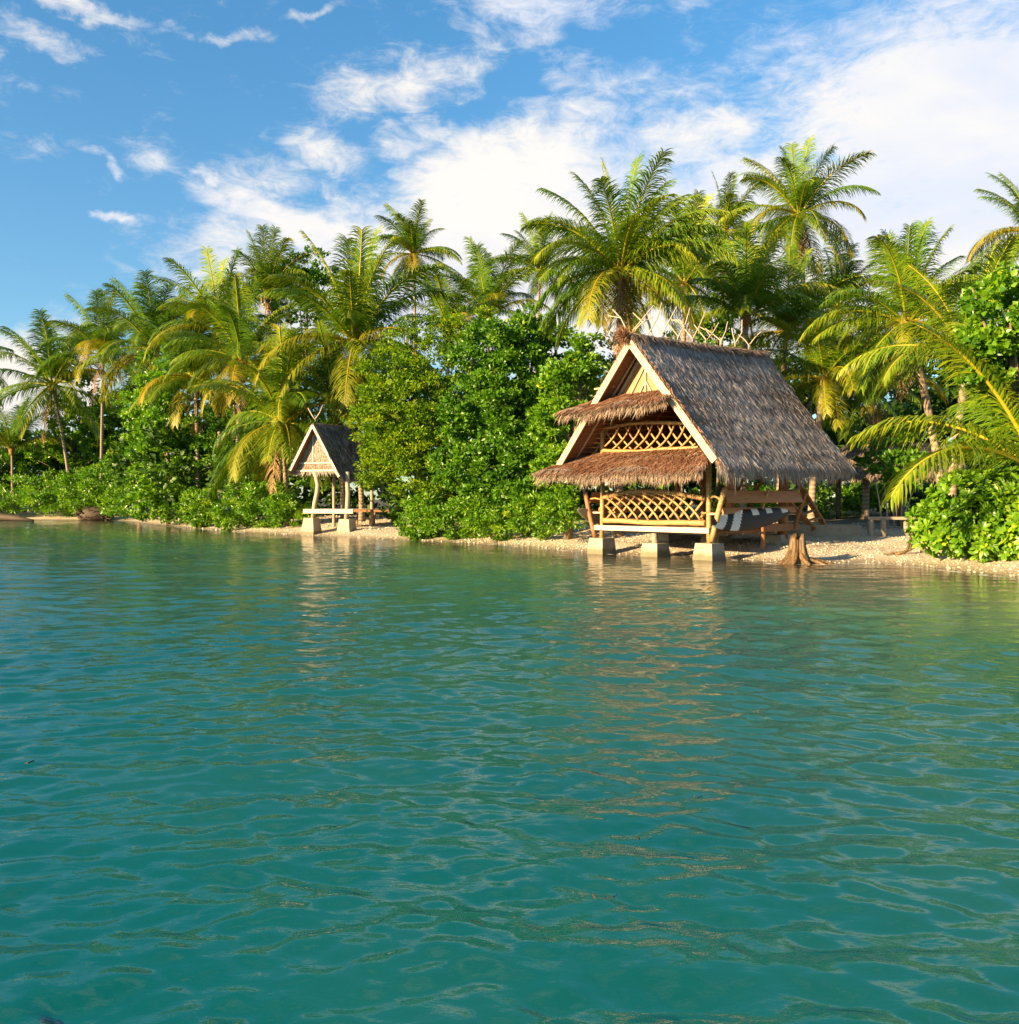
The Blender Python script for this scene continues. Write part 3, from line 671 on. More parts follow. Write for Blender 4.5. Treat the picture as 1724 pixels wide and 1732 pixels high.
# leaning side benches: backrest planks and outward posts
def bench_side(sx):
    def X(x): return x if sx > 0 else -WX - x
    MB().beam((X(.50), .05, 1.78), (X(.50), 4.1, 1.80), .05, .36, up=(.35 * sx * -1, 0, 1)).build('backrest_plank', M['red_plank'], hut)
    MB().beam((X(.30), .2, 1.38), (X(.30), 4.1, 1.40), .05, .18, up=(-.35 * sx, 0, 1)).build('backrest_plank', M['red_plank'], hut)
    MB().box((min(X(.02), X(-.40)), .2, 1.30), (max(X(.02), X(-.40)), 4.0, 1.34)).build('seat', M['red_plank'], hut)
    for y, r in ((-.12, .075), (2.1, .035), (4.25, .06)):
        pole('leaning_post', (X(.16), y, .52 if y < 0 else .80), (X(.60), y + (.02 if y > 0 else 0), 2.02), r, 'bamboo' if y < 3 and sx > 0 else 'brown_wood', bend=.05)
bench_side(1); bench_side(-1)
MB().tube([(0, -.02, 1.72), (.2, -.04, 1.80), (.42, -.08, 1.72)], .035, 6).build('arm_rail', M['bamboo'], hut)
MB().beam((.02, -.03, 1.30), (.36, -.06, 1.30), .06, .06).build('arm_rail', M['pale_wood'], hut)
MB().tube([(-4.08, -.02, 1.72), (-4.34, -.04, 1.76), (-4.58, -.06, 1.72)], .03, 6).build('arm_rail', M['bamboo'], hut)
MB().beam((-4.10, -.03, 1.30), (-4.42, -.06, 1.30), .05, .05).build('arm_rail', M['pale_wood'], hut)
# inner steps up to the upper floor, and the ladder behind the hut
for k in range(8):
    MB().box((-.95 + k * .02, 2.2 + k * .14, 1.1 + k * .25), (-.35 + k * .02, 2.45 + k * .14, 1.15 + k * .25)).build('step', M['bamboo'], hut)
pole('stair_stringer', (-.98, 2.1, .9), (-.80, 3.4, 3.05), .04, 'brown_wood'); pole('stair_stringer', (-.33, 2.1, .9), (-.15, 3.4, 3.05), .04, 'brown_wood')
lad = empty('ladder', hworld((.35, 5.2, 0)), -A)
tag(lad, 'brown timber ladder coloured sunlit orange, leaning at the back corner of the large hut', 'ladder')
zb = gz(*hworld((.35, 5.4, 0))[:2])
def lw(px, py, D): return at(px, py, D)
LI = Matrix.Rotation(A, 4, 'Z')
def tol(o, p): return Matrix.Rotation(-o.rotation_euler.z, 3, 'Z') @ (Vector(p) - o.location)
for (a, b, r) in [((1346, 862, 29.6), (1378, 896, 29.0), .10), ((1371, 850, 30.3), (1398, 894, 29.8), .10)]:
    p, q = at(*a), at(*b); p2 = q + (p - q) * 1.9
    MB().beam(tol(lad, q), tol(lad, p2), .10, .17).build('stringer', M['ladder_wood'], lad)
for k in range(6):
    t = .12 + k * .3; q1, q2 = at(1378, 896, 29.0), at(1398, 894, 29.8); p1, p2 = at(1346, 862, 29.6), at(1371, 850, 30.3)
    MB().beam(tol(lad, q1.lerp(p1, t)), tol(lad, q2.lerp(p2, t)), .16, .04).build('rung', M['ladder_wood'], lad)
# two boards kept along the sides
def board(name, label, cat, p0, p1, wid, mats, stripes, tilt, loc):
    """long pointed board from p0 (tail) to p1 (nose)"""
    p0, p1 = Vector(p0), Vector(p1); ax = (p1 - p0); L = ax.length; ax.normalize()
    side = Vector(tilt).normalized(); side = (side - ax * side.dot(ax)).normalized(); nn = ax.cross(side)
    b = MB(); nu, nv = 170, 20; rows = []
    for i in range(nu + 1):
        s = i / nu; w = wid * (max(0, math.sin(PI * s ** .8)) ** .55); row = []
        for j in range(nv):
            an = 2 * PI * j / nv; row.append(p0 + ax * (s * L) + side * (w * .5 * math.cos(an)) + nn * (.05 * (w / wid + .15) * math.sin(an)) + Vector((0, 0, .22 * (s - .5) ** 2)))
        rows.append(row)
    vs = [v for r in rows for v in r]; base = 0; b.v = [tuple(v) for v in vs]
    for i in range(nu):
        for j in range(nv):
            an = 2 * PI * (j + .5) / nv; s = (i + .5) / nu; mi = 0; c = math.cos(an)
            if c > .35 and stripes: mi = 1
            for s0, s1, lim in stripes:
                sk = s + (c - 1) * -.06 if lim < 0 else s
                if s0 < sk < s1 and c > lim: mi = 2
            b.f.append([i*nv+j, i*nv+(j+1)%nv, (i+1)*nv+(j+1)%nv, (i+1)*nv+j]); b.m.append(mi); b.sm.append(True)
    o = b.build(name, mats, None); o.location = loc; o.rotation_euler = (0, 0, -A)
    return tag(o, label, cat)
board('outrigger_canoe', 'black narrow board with white curved stripes lashed along the right side of the large hut', 'board', (.32, -.35, .98), (.50, 3.45, 1.30), .62, [M['dark_hull'], M['black_paint'], M['white_paint']],
      [(.12, .22, -.9), (.30, .40, -.9), (.50, .58, .35), (.68, .76, .35), (.88, .97, .1)], (-.25, 0, 1), (HO[0], HO[1], 0)).name = 'striped_board'
o = board('pointed_board', 'grey pointed board sticking out beyond the left side of the large hut', 'board', (-4.45, 1.6, .80), (-4.55, -.62, 1.34), .52, [M['grey_paint'], M['grey_paint'], M['white_paint']], [(.03, .10, .6)], (.35, 0, 1), (HO[0], HO[1], 0))
hk = MB().tube([tuple(hloc(985 + a_, 862 + b_, xl=-4.80)) for a_, b_ in [(2, -8), (7, -6), (9, -1), (6, 3), (3, 1)]], .022, 6).build('hook_mark', M['black_paint'], o)

# ------------------------------------------------------------------ the small hut
D2 = 43.4; A2 = R(22)
sh = empty('small_shelter', (at(587, 903, D2).x, D2, 0), -A2)
tag(sh, 'small weathered open shelter with dark thatched roof and pale gable on two concrete piers', 'shelter')
u2 = Vector((math.cos(A2), -math.sin(A2), 0)); v2 = Vector((math.sin(A2), math.cos(A2), 0))
def s2(px, py, yl):
    dx, dz = (px - 862) / F, (HZ - py) / F; O = sh.location
    t = (yl + O.x * v2.x + O.y * v2.y) / (dx * v2.x + v2.y); P = Vector((t * dx - O.x, t - O.y, 0))
    return Vector((P.dot(u2), P.dot(v2), CAMH + t * dz))
for px, yt, yb_ in ((527, 876, 907), (587, 878, 907)):
    c = s2(px, 890, .1); MB().frustum((c.x, .1, -.3), .86, .56, s2(px, yt, .1).z + .3).build('pier', M['concrete'], sh)
for pts in ([(531, 796), (535, 806), (538, 820), (537, 832), (533, 850), (529, 878)], [(588, 798), (588, 815), (589, 835), (588, 855), (586, 879)]):
    MB().tube([s2(x, y, .1) for x, y in pts], .115, 8, jit=.08).build('post', M['stick'], sh)
ap = s2(529, 716, -.35); bl_ = s2(491, 795, -.35); br_ = s2(574, 806, -.35)
RL = 3.1
cR = [(ap.x, ap.y, ap.z), (ap.x, ap.y + RL, ap.z + .12), (br_.x, br_.y + RL, br_.z - .02), (br_.x, br_.y, br_.z)]
cL = [(ap.x, ap.y, ap.z), (ap.x, ap.y + RL, ap.z + .12), (bl_.x, bl_.y + RL, bl_.z), (bl_.x, bl_.y, bl_.z)]
for c in (cR, cL):
    r_ = slab(c, .09).build('roof', M['slab_thatch'], sh)
    thatch('roof_thatch', c, 5200, M['thatch_dark'], r_, L=.4, wd=.04, lift=.07, spread=.18, fringe=500, fr_len=.3)
for q in (bl_, br_):
    a_ = Vector((ap.x, ap.y - .04, ap.z - .10)); e_ = Vector((q.x, q.y - .04, q.z - .02)); d = (e_ - a_).normalized(); nrm = Vector((-d.z, 0, d.x)); vs = []
    for c in (a_, e_):
        for yy_ in (0, .05):
            for s_ in (-.065, .065): vs.append(c + nrm * s_ + Vector((0, yy_, 0)))
    MB().add(vs, [(0,1,3,2),(4,6,7,5),(0,4,5,1),(2,3,7,6),(0,2,6,4),(1,5,7,3)]).build('barge_board', M['board_wood'], sh)
g0 = s2(500, 797, .02); g1 = s2(573, 797, .02); gt = s2(530, 730, .02); zb_ = g0.z
g = MB().add([(g0.x, .02, zb_), (g1.x, .02, zb_), (gt.x, .02, gt.z), (g0.x, .06, zb_), (g1.x, .06, zb_), (gt.x, .06, gt.z)], [(0,1,2),(5,4,3),(0,3,4,1),(1,4,5,2),(2,5,3,0)]).build('gable_panel', M['slab_thatch'], sh)
thatch('panel_thatch', [(gt.x - .08, .012, gt.z), (gt.x + .08, .012, gt.z), (g1.x - .05, .012, zb_), (g0.x + .05, .012, zb_)], 1500, M['thatch_pale'], g, L=.35, wd=.03, lift=.001, spread=.12, droop=.1)
MB().box((g0.x + .25, -.02, zb_ + .36), (g1.x - .2, .016, zb_ + .43)).build('gable_strut', M['board_wood'], g)
MB().box((g0.x + .02, -.02, zb_ - .03), (g1.x - .02, .016, zb_ + .06)).build('gable_strut', M['board_wood'], g)
MB().box((gt.x - .03, -.022, zb_ + .44), (gt.x + .03, .014, gt.z - .15)).build('gable_strut', M['board_wood'], g)
for pts in ([(535, 712), (528, 702), (521, 690)], [(534, 708), (541, 698), (546, 685)]):
    MB().tube([s2(x, y, -.3) for x, y in pts], [.035, .03, .02], 6).build('ridge_stick', M['stick'], sh)
# its deck
dl, dr = s2(514, 866, -.05), s2(598, 868, -.05)
MB().box((dl.x, -.12, dr.z - .02), (dr.x, -.05, dr.z + .16)).build('deck_beam', M['board_wood'], sh)
pl = MB().box((dl.x, 0, dr.z + .163), (dr.x, .19, dr.z + .19)).mesh('deck_plank', M['board_wood'])
for i in range(12): o = link(bpy.data.objects.new('deck_plank', pl), sh); o.location = (0, -.1 + i * .2, random.uniform(0, .006))
for y_ in (2.2,): 
    for x_ in (dl.x + .3, dr.x - .3): pole('post', (x_, y_, -.1), (x_, y_, dr.z + 2.2), .09, 'grey_wood', sh)
# long bench platform beside the shelter
pb = empty('bench_platform', (at(636, 893, 47).x, 47, gz(at(636, 893, 47).x, 47)), R(-4))
tag(pb, 'low brown slatted platform on thin legs beside the small shelter', 'bench')
zt = at(636, 862, 47).z - pb.location.z
for i in range(3): MB().box((-1.2 + i * .85, -.45, zt - .12), (-.4 + i * .85, -.40, zt)).build('side_board', M['brown_wood'], pb)
for i in range(6): MB().box((-1.25, -.39 + i * .15, zt - .03), (1.28, -.26 + i * .15, zt)).build('slat', M['brown_wood'], pb)
for x_, y_ in ((-.95, -.35), (0., -.35), (-.4, .35), (.9, .35), (.95, -.35)): pole('leg', (x_, y_, -.05), (x_ + .05, y_, zt - .03), .045, 'brown_wood', pb)

# ------------------------------------------------------------------ palms
def frond_mesh(name, e0, bend, mat, L=1.0, n=92, roll=0., ragged=0.):
    """a unit-length coconut frond: rachis leaving along +X at elevation e0 and bending down; leaflets hang from both sides"""
    rs = random.Random(hash((e0, bend, roll)) & 0xffff)
    pts = []; p = Vector((0, 0, 0)); seg = 24
    for i in range(seg + 1):
        s = i / seg; a = R(e0 - bend * s ** 1.6); pts.append((p.copy(), a)); p = p + Vector((math.cos(a), 0, math.sin(a))) * (L / seg)
    b = MB()
    b.tube([q for q, _ in pts], [.0125 * (1 - .85 * i / seg) + .002 for i in range(seg + 1)], 5, 1)
    tint = [0.9] * len(b.f)
    side_drop = 1.0
    for k in range(n):
        s = .10 + .90 * (k + .5) / n; fi = s * seg; i = min(int(fi), seg - 1); q = pts[i][0].lerp(pts[i + 1][0], fi - i); a = pts[i][1]
        T = Vector((math.cos(a), 0, math.sin(a))); Nn = Vector((-math.sin(a), 0, math.cos(a)))
        prof = min(1, .35 + s * 2.6) * (1 - max(0, s - .45) ** 1.5 * 1.55)
        for sg in (1, -1):
            if rs.random() < ragged: continue
            B = Vector((0, sg, 0)); rl = R(roll) * sg
            ll = .295 * prof * rs.uniform(.82, 1.12) * L
            fwd = .35 + .75 * s + rs.uniform(-.34, .34)
            d = (B * math.cos(rl) + Nn * (.14 + math.sin(rl)) + T * fwd).normalized()
            w = .0043 * rs.uniform(.8, 1.25); c = q.copy(); segs = 3; strip = []
            hang = rs.uniform(.55, 1.45) * (1.15 if abs(e0) < 50 else .8)
            for j in range(segs + 1):
                wd_ = w * (.7, 1.0, .75, .08)[j]; wdir = d.cross(B if abs(d.dot(B)) < .9 else T).cross(d)
                wdir = (T - d * T.dot(d)); wdir = wdir.normalized() if wdir.length > .1 else Nn
                strip.append((c - wdir * wd_, c + wdir * wd_)); c = c + d * (ll / segs)
                d = (d + Vector((0, 0, -1)) * .60 * hang).normalized()
            vs = [x for pr in strip for x in pr]; tv = min(1, max(0, .42 + rs.gauss(0, .12) + .18 * s * s))
            b.add(vs, [(0, 1, 3, 2), (2, 3, 5, 4), (4, 5, 7, 6)], 0); tint += [tv] * 3
    me = b.mesh(name, [M[mat], M[mat]]); at_ = me.attributes.new('tint', 'FLOAT', 'FACE'); at_.data.foreach_set('value', tint)
    return me
CLASSES = [(86, 18), (76, 38), (64, 55), (52, 70), (38, 78), (24, 82), (8, 75), (-10, 62), (-32, 45), (-58, 24)]
FM = {}
for ci, (e0, bd) in enumerate(CLASSES):
    for vnt in range(2):
        mname = 'frond' if ci < 9 else 'frond_old'
        FM[(ci, vnt)] = frond_mesh('frond', e0, bd * (1 if vnt else .8), mname, roll=(vnt * 2 - 1) * 12)
    FM[(ci, 'old')] = frond_mesh('frond', e0 - 4, bd * 1.15, 'frond_old', roll=8, ragged=.08)
for ci in (8, 9): FM[(ci, 'dead')] = frond_mesh('frond', CLASSES[ci][0] - 10, 22, 'frond_dead', ragged=.3, n=46)
def palm(px, py, D, lpx, label, base=None, nf=24, emax=86, emin=-50, nuts=4, tr=.16, droopy=0., dead=1, old=.25, skip=None, group='coconut palms behind the shore', lean=None, seed=0, azbias=None):
    D = max(D, SD(px) + 4, SD(base[0]) + 4 if base and base[0] < 1700 else 0) if px < 1700 else D; rs = random.Random(int(px * 7 + py * 3 + seed)); c = at(px, py, D); L = lpx * D / F * 1.12
    if base is None: bx, by = c.x + rs.uniform(-.8, .8), c.y + rs.uniform(0, 1.2)
    else: bp = at(base[0], base[1], D + (base[2] if len(base) > 2 else 0)); bx, by = bp.x, bp.y
    g_ = gz(bx, by) - .08; e = empty('coconut_palm', (bx, by, g_)); tag(e, label, 'palm tree', group)
    cl = c - e.location; pts = []; ra = []; H_ = cl.z
    for i in range(15):
        t = i / 14; k = t ** 1.7 if base is None else t ** 1.45
        pts.append(Vector((cl.x * k, cl.y * k, H_ * t - .1 * (1 - t)))); ra.append(tr * (1 - .38 * t) * (1 + .5 * max(0, .08 - t) / .08) * (1 + .06 * (i % 2)))
    MB().tube(pts, ra, 10).build('trunk', M['trunk'], e)
    MB().ball(tuple(cl + Vector((0, 0, -.05 * L * .4))), .055 * L, 10, 7, .12, (1, 1, 1.7)).build('crown_shaft', M['fibre'], e)
    ga_ = 2.39996; nf = int(nf * 1.2)
    for i in range(nf):
        t = (i + .5) / nf; el_ = emax + (emin + 12 - emax) * t ** 1.22 - droopy * t + rs.uniform(-10, 10)
        azm = i * ga_ + rs.uniform(-.5, .5) + seed
        ci = min(range(len(CLASSES)), key=lambda j: abs(CLASSES[j][0] - el_))
        key = (ci, rs.randint(0, 1))
        if t > .5 and rs.random() < old: key = (ci, 'old')
        me_ = FM[key]
        o = bpy.data.objects.new('frond', me_); link(o, e)
        o.location = cl + Vector((math.cos(azm), math.sin(azm), .2)) * .03 * L
        o.rotation_euler = (rs.uniform(-.12, .12), rs.uniform(-.06, .06), azm); sc = L * rs.uniform(.84, 1.06) * (1 if t < .85 else .85)
        o.scale = (sc, sc, sc)
        if key[1] == 'old' and not el_ < -40: o['label'] = 'yellowing frond'
    for i in range(dead):
        o = bpy.data.objects.new('frond', FM[(9, 'dead')]); link(o, e); azm = rs.uniform(0, 6.28) if i else rs.uniform(3.6, 5.6)
        o.location = cl + Vector((0, 0, -.03 * L)); o.rotation_euler = (0, rs.uniform(0, .2), azm); sc = L * .7; o.scale = (sc, sc, sc); o['label'] = 'dry brown frond'
    for i in range(nuts):
        an = rs.uniform(0, 6.28); MB().ball(tuple(cl + Vector((math.cos(an) * .07 * L, math.sin(an) * .07 * L, -.05 * L - rs.uniform(0, .04) * L))), .13, 8, 6, .03, (1, 1, 1.2)).build('coconut', M['coconut'], e)
    return e
palm(88, 652, 58, 118, 'leftmost coconut palm, with bare pale trunk curving down into the bushes', base=(122, 815), nf=22, emin=-62, droopy=5)
palm(262, 592, 52, 118, 'coconut palm rising behind the tall leafy column tree, left of the small shelter', nf=26, base=(236, 800), emin=-55, old=.4)
palm(175, 600, 62, 105, 'smaller coconut palm between the leftmost palm and the leafy column tree', nf=18, emin=-30)
palm(372, 560, 60, 120, 'coconut palm of the left group, low in front of the tallest crown there', nf=22, emin=-40)
palm(452, 500, 64, 104, 'coconut palm with the highest fronds of the left group', nf=20, emax=88, emin=-25, old=.15)
palm(410, 610, 54, 122, 'broad coconut palm with arching fronds above the small shelter and to its left', nf=24, emin=-45, old=.4)
palm(600, 578, 50, 172, 'large coconut palm behind the small shelter, upright fronds spread over its roof', nf=26, emin=-48, dead=3, base=(612, 830))
palm(478, 715, 50, 148, 'low coconut palm just left of the small shelter with yellow drooping fronds', nf=26, emin=-68, old=.35, base=(486, 860), droopy=6)
palm(700, 430, 74, 78, 'tall distant coconut palm standing against white cloud above the olive green tree', nf=24, emin=-62, base=(706, 800), old=.15)
palm(826, 535, 66, 112, 'distant coconut palm with only upright fronds showing above the middle trees', nf=16, emin=5, dead=0, nuts=0)
palm(914, 458, 74, 84, 'slender distant coconut palm left of the big palm over the hut', nf=20, emin=-50, base=(900, 780), old=.1)
palm(760, 560, 60, 100, 'half hidden coconut palm behind the olive green tree top', nf=14, emin=-10, dead=0)
palm(1050, 458, 33, 168, 'big coconut palm whose crown spreads right above the hut ridge', nf=36, emin=-58, base=(1046, 760), tr=.18, nuts=9, old=.35, dead=2)
palm(1226, 392, 60, 92, 'thin coconut palm just left of the tallest palm', nf=18, emin=-58, base=(1215, 760), old=.35)
palm(1352, 362, 50, 118, 'tallest coconut palm at right with orange coconuts and pale curved trunk', nf=28, emin=-72, base=(1374, 740), nuts=9, old=.35, dead=3, tr=.17)
palm(1262, 535, 38, 150, 'young coconut palm with steep upright fronds directly behind the ridge sticks', nf=18, emin=-10, dead=0, nuts=0, old=.1)
palm(1160, 480, 45, 130, 'coconut palm with crown hidden between the big palm and the thin palm', nf=20, emin=-40)
palm(1415, 520, 55, 110, 'coconut palm low behind the tallest palm, to its right', nf=20, emin=-50)
palm(1535, 545, 31, 160, 'coconut palm with fan of upright fronds above the grey bench', nf=26, emin=-55, base=(1600, 800), old=.3)
palm(1752, 392, 44, 122, 'coconut palm cut by the right picture edge, dark fronds against cloud', nf=24, emin=-55, base=(1770, 800))
palm(1395, 640, 37, 120, 'dark low coconut palm close behind the right end of the hut roof', nf=20, emin=-40, dead=0)
palm(1330, 560, 41, 130, 'dark coconut palm behind the rear end of the ridge', nf=18, emin=-40)
palm(1640, 600, 27, 190, 'coconut palm with long arching fronds in front of the tall broadleaf at right', nf=14, emin=-25, dead=0, nuts=0)
palm(1768, 800, 21.6, 300, 'foreground palm at right edge with long yellow green fronds arching over the bright bush', nf=13, emax=72, emin=4, dead=0, nuts=0, old=.1, tr=.2, seed=2)
palm(565, 680, 50, 120, 'shaded coconut palm low behind the small shelter roof', nf=18, emin=-45)
palm(330, 640, 57, 120, 'coconut palm behind the leafy column tree, mostly hidden', nf=18, emin=-50, old=.4)
palm(20, 760, 66, 80, 'short young palm at the left picture edge', nf=12, emin=0, dead=0, nuts=0)
palm(-120, 640, 60, 120, 'coconut palm outside the left picture edge', nf=20, emin=-50)
palm(1480, 650, 40, 130, 'dark coconut palm behind the bench and the low thatched roof', nf=18, emin=-45)

# ------------------------------------------------------------------ broadleaf trees and bushes
def E(px, py, rxp, rzp, D, ry=None, w=1.):
    D = max(D, SD(px) + .8 + .25 * min(rxp, 60) * D / F) if px < 1690 else D
    k = D / F; rx = rxp * k; return (tuple(at(px, py, D)), (rx, ry if ry else rx * .8, rzp * k), w)
def broadleaf(name, label, cat, ells, n, leaf, mat, basepx, group=None, clump=.5, per=70, wl=.55, trunk=True, limbs=6, parts=None, fill=.25):
    bx, by = at(basepx[0], HZ, max(basepx[1], SD(basepx[0]) + 1.5)).xy; e = empty(name, (bx, by, gz(bx, by) - .05)); tag(e, label, cat, group)
    v, f, t = crown_cloud(ells, n, leaf, clump, per, e.location, wl, fill)
    o = link(bpy.data.objects.new('foliage', np_mesh('foliage', v, f, 3, M[mat], tint=t)), e); o['kind'] = 'stuff'
    if trunk:
        top_ = max(ells, key=lambda q: q[0][2]); c = Vector(top_[0]) - e.location
        MB().tube([(0, 0, -.1), (c.x * .2 + .1, c.y * .2, c.z * .35), (c.x * .7, c.y * .7, c.z * .7), tuple(c)], [.16, .13, .09, .04], 8, jit=.1).build('trunk', M['bark'], e)
        for i in range(limbs):
            q = Vector(ells[i % len(ells)][0]) - e.location; a = Vector((c.x * .2 + .1, c.y * .2, c.z * .35)); q = q + Vector((random.uniform(-1, 1), random.uniform(-.6, .6), random.uniform(-.3, .8)))
            MB().tube([a, a.lerp(q, .5) + Vector((0, 0, .2)), q], [.08, .05, .02], 6).build('limb', M['bark'], e)
    return e
G1 = 'broadleaf trees along the shore'; G2 = 'leafy shore bushes'
broadleaf('broadleaf_tree', 'tall narrow tree with round glossy leaves between left palms and the small shelter', 'tree',
    [E(278, 645, 46, 62, 53), E(262, 690, 50, 50, 53), E(262, 720, 48, 60, 53), E(290, 770, 72, 70, 53), E(290, 840, 66, 45, 52), E(255, 790, 35, 55, 52)], 27000, .25, 'leaf_bright', (285, 55), G1, .6, 60, .8)
broadleaf('broadleaf_tree', 'olive green small leaved tree overhanging the right of the small shelter', 'tree',
    [E(730, 600, 85, 60, 41), E(660, 640, 55, 45, 40.5), E(690, 700, 95, 70, 40), E(672, 762, 56, 50, 41.5, 1.5), E(730, 770, 85, 80, 40), E(810, 560, 60, 36, 41), E(735, 835, 38, 32, 40, 1.2), E(628, 730, 36, 40, 40.5, 1.2), E(622, 790, 30, 34, 42, 1.2)], 46000, .155, 'leaf_olive', (745, 42), G1, .46, 90, .5)
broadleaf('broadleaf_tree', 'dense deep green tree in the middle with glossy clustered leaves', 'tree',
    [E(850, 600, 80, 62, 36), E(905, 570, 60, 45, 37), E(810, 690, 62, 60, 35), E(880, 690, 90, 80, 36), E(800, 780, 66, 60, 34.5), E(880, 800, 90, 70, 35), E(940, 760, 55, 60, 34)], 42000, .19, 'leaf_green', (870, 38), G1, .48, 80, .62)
broadleaf('broadleaf_tree', 'light green leafy tree touching the left verge of the large hut roof', 'tree',
    [E(985, 610, 36, 44, 31), E(960, 660, 46, 55, 31), E(935, 720, 44, 50, 30.5), E(950, 800, 46, 55, 31)], 12000, .17, 'leaf_bright', (960, 33), G1, .36, 70, .6)
broadleaf('broadleaf_tree', 'tall bright broadleaf at the right picture edge above the shore bush', 'tree',
    [E(1702, 535, 58, 68, 21.6, 1.), E(1672, 600, 34, 60, 21.6, .6), E(1700, 660, 36, 50, 22.6, .7), E(1724, 740, 40, 60, 23.4, .7), E(1790, 620, 70, 160, 22, 1.2)], 20000, .16, 'leaf_bright', (1745, 22.3), G1, .34, 60, .85)
broadleaf('broadleaf_tree', 'leafy tree top showing between the left group palms', 'tree',
    [E(520, 460, 50, 34, 66), E(500, 500, 60, 50, 66)], 4500, .27, 'leaf_green', (515, 68), G1, .6, 60, .7)
broadleaf('broadleaf_tree', 'small tree top showing behind the ridge sticks of the large hut', 'tree',
    [E(1215, 530, 34, 40, 44), E(1210, 600, 60, 60, 45)], 4500, .2, 'leaf_green', (1215, 46), G1, .45, 60, .7)
broadleaf('shore_bush', 'bright low bush on the bank behind the dark root ball', 'bush',
    [E(150, 835, 50, 34, 78, 3), E(190, 815, 45, 36, 80, 3), E(210, 850, 34, 26, 77, 2), E(100, 845, 50, 24, 80, 3)], 15000, .32, 'leaf_bright', (160, 80), G2, .8, 60, .4, trunk=False)
broadleaf('shore_bush', 'low green bank growth at the left picture edge beside the fallen log', 'bush',
    [E(30, 850, 90, 16, 84, 3), E(-60, 845, 90, 24, 86, 3), E(60, 825, 60, 20, 84, 3)], 12000, .34, 'leaf_bright', (30, 86), G2, .8, 60, .35, trunk=False)
broadleaf('shore_bush', 'fresh green bush between the leafy column tree and the small shelter', 'bush',
    [E(400, 868, 46, 26, 50, 1.5), E(450, 858, 50, 38, 50, 1.6), E(490, 868, 32, 28, 49, 1.2), E(430, 835, 50, 26, 51, 1.5), E(340, 860, 40, 34, 51, 1.5)], 17000, .22, 'leaf_bright', (440, 51), G2, .45, 60, .38, trunk=False)
broadleaf('shore_bush', 'yellow green bush at the sand just right of the slatted platform', 'bush',
    [E(720, 880, 46, 32, 38.5, 1.4), E(770, 880, 50, 32, 37, 1.4), E(716, 862, 32, 26, 39, 1.)], 10000, .18, 'leaf_bright', (735, 38.5), G2, .4, 60, .42, trunk=False)
broadleaf('shore_bush', 'bushy undergrowth hanging over the sand below the dense middle tree', 'bush',
    [E(850, 885, 56, 32, 33.5, 1.2), E(905, 875, 46, 34, 32.5, 1.1), E(950, 872, 40, 34, 31.5, 1.), E(820, 860, 60, 36, 34, 1.2)], 13000, .17, 'leaf_bright', (880, 34), G2, .36, 60, .42, trunk=False)
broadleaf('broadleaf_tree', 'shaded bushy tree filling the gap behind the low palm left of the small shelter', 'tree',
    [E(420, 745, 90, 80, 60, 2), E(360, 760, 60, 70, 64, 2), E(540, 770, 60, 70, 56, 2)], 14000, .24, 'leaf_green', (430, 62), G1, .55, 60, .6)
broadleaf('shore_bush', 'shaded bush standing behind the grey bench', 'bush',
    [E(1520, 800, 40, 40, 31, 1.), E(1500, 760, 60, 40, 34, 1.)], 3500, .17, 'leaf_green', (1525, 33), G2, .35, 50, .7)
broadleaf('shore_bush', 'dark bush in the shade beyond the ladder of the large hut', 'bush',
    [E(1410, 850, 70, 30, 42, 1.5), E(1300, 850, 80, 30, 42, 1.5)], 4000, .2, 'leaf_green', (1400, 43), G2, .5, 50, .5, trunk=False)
broadleaf('shore_bush', 'mid green thicket behind the leftmost palm trunk', 'bush',
    [E(50, 775, 70, 45, 94, 3), E(160, 745, 70, 60, 94, 3), E(200, 800, 60, 40, 92, 3), E(10, 800, 60, 40, 96, 3), E(125, 710, 40, 30, 96, 3), E(205, 740, 55, 70, 94, 3)], 25000, .34, 'leaf_bright', (110, 95), G2, .65, 60, .6)
# the right bush: rosettes of large spoon shaped leaves
def rosette_leaf():
    b = MB(); nn = 6; vs = []
    for i in range(nn + 1):
        s = i / nn; w = .30 * math.sin(PI * min(1, s ** 1.7 * .93 + .03)) + .03; z = .30 * s - .38 * s * s
        vs += [(s, -w * .55, z + .05 * w), (s, 0, z - .02), (s, w * .55, z + .05 * w)]
    fs = []
    for i in range(nn): a = i * 3; fs += [(a, a + 3, a + 4, a + 1), (a + 1, a + 4, a + 5, a + 2)]
    b.add(vs, fs, 0, True); return b
lm = []
for k in range(4):
    me = rosette_leaf().mesh('leaf', M['leaf_bright']); tv = .3 + .2 * k
    at_ = me.attributes.new('tint', 'FLOAT', 'FACE'); at_.data.foreach_set('value', [tv] * len(me.polygons)); lm.append(me)
rb = empty('shore_bush', (at(1665, HZ, 22.8).x, 22.8, gz(at(1665, HZ, 22.8).x, 22.8))); tag(rb, 'large bright bush of spoon shaped leaf rosettes at the right edge of the beach', 'bush', G2)
RE = [E(1592, 892, 50, 50, 22.2, .8), E(1660, 890, 60, 62, 22., .8), E(1740, 892, 70, 68, 21.5, .8), E(1640, 840, 60, 40, 22.4, .8), E(1710, 832, 70, 40, 22., .9), E(1820, 880, 80, 80, 21.2, 1.)]
ros = []
for c, r, _ in RE:
    k = int(70 * r[0] * r[2] * 4); d = rand_dirs(k); 
    for dd_ in d:
        if dd_[2] < -.92: continue
        rad = random.uniform(.72, 1.0); ros.append((np.array(c) + dd_ * rad * np.array(r), dd_))
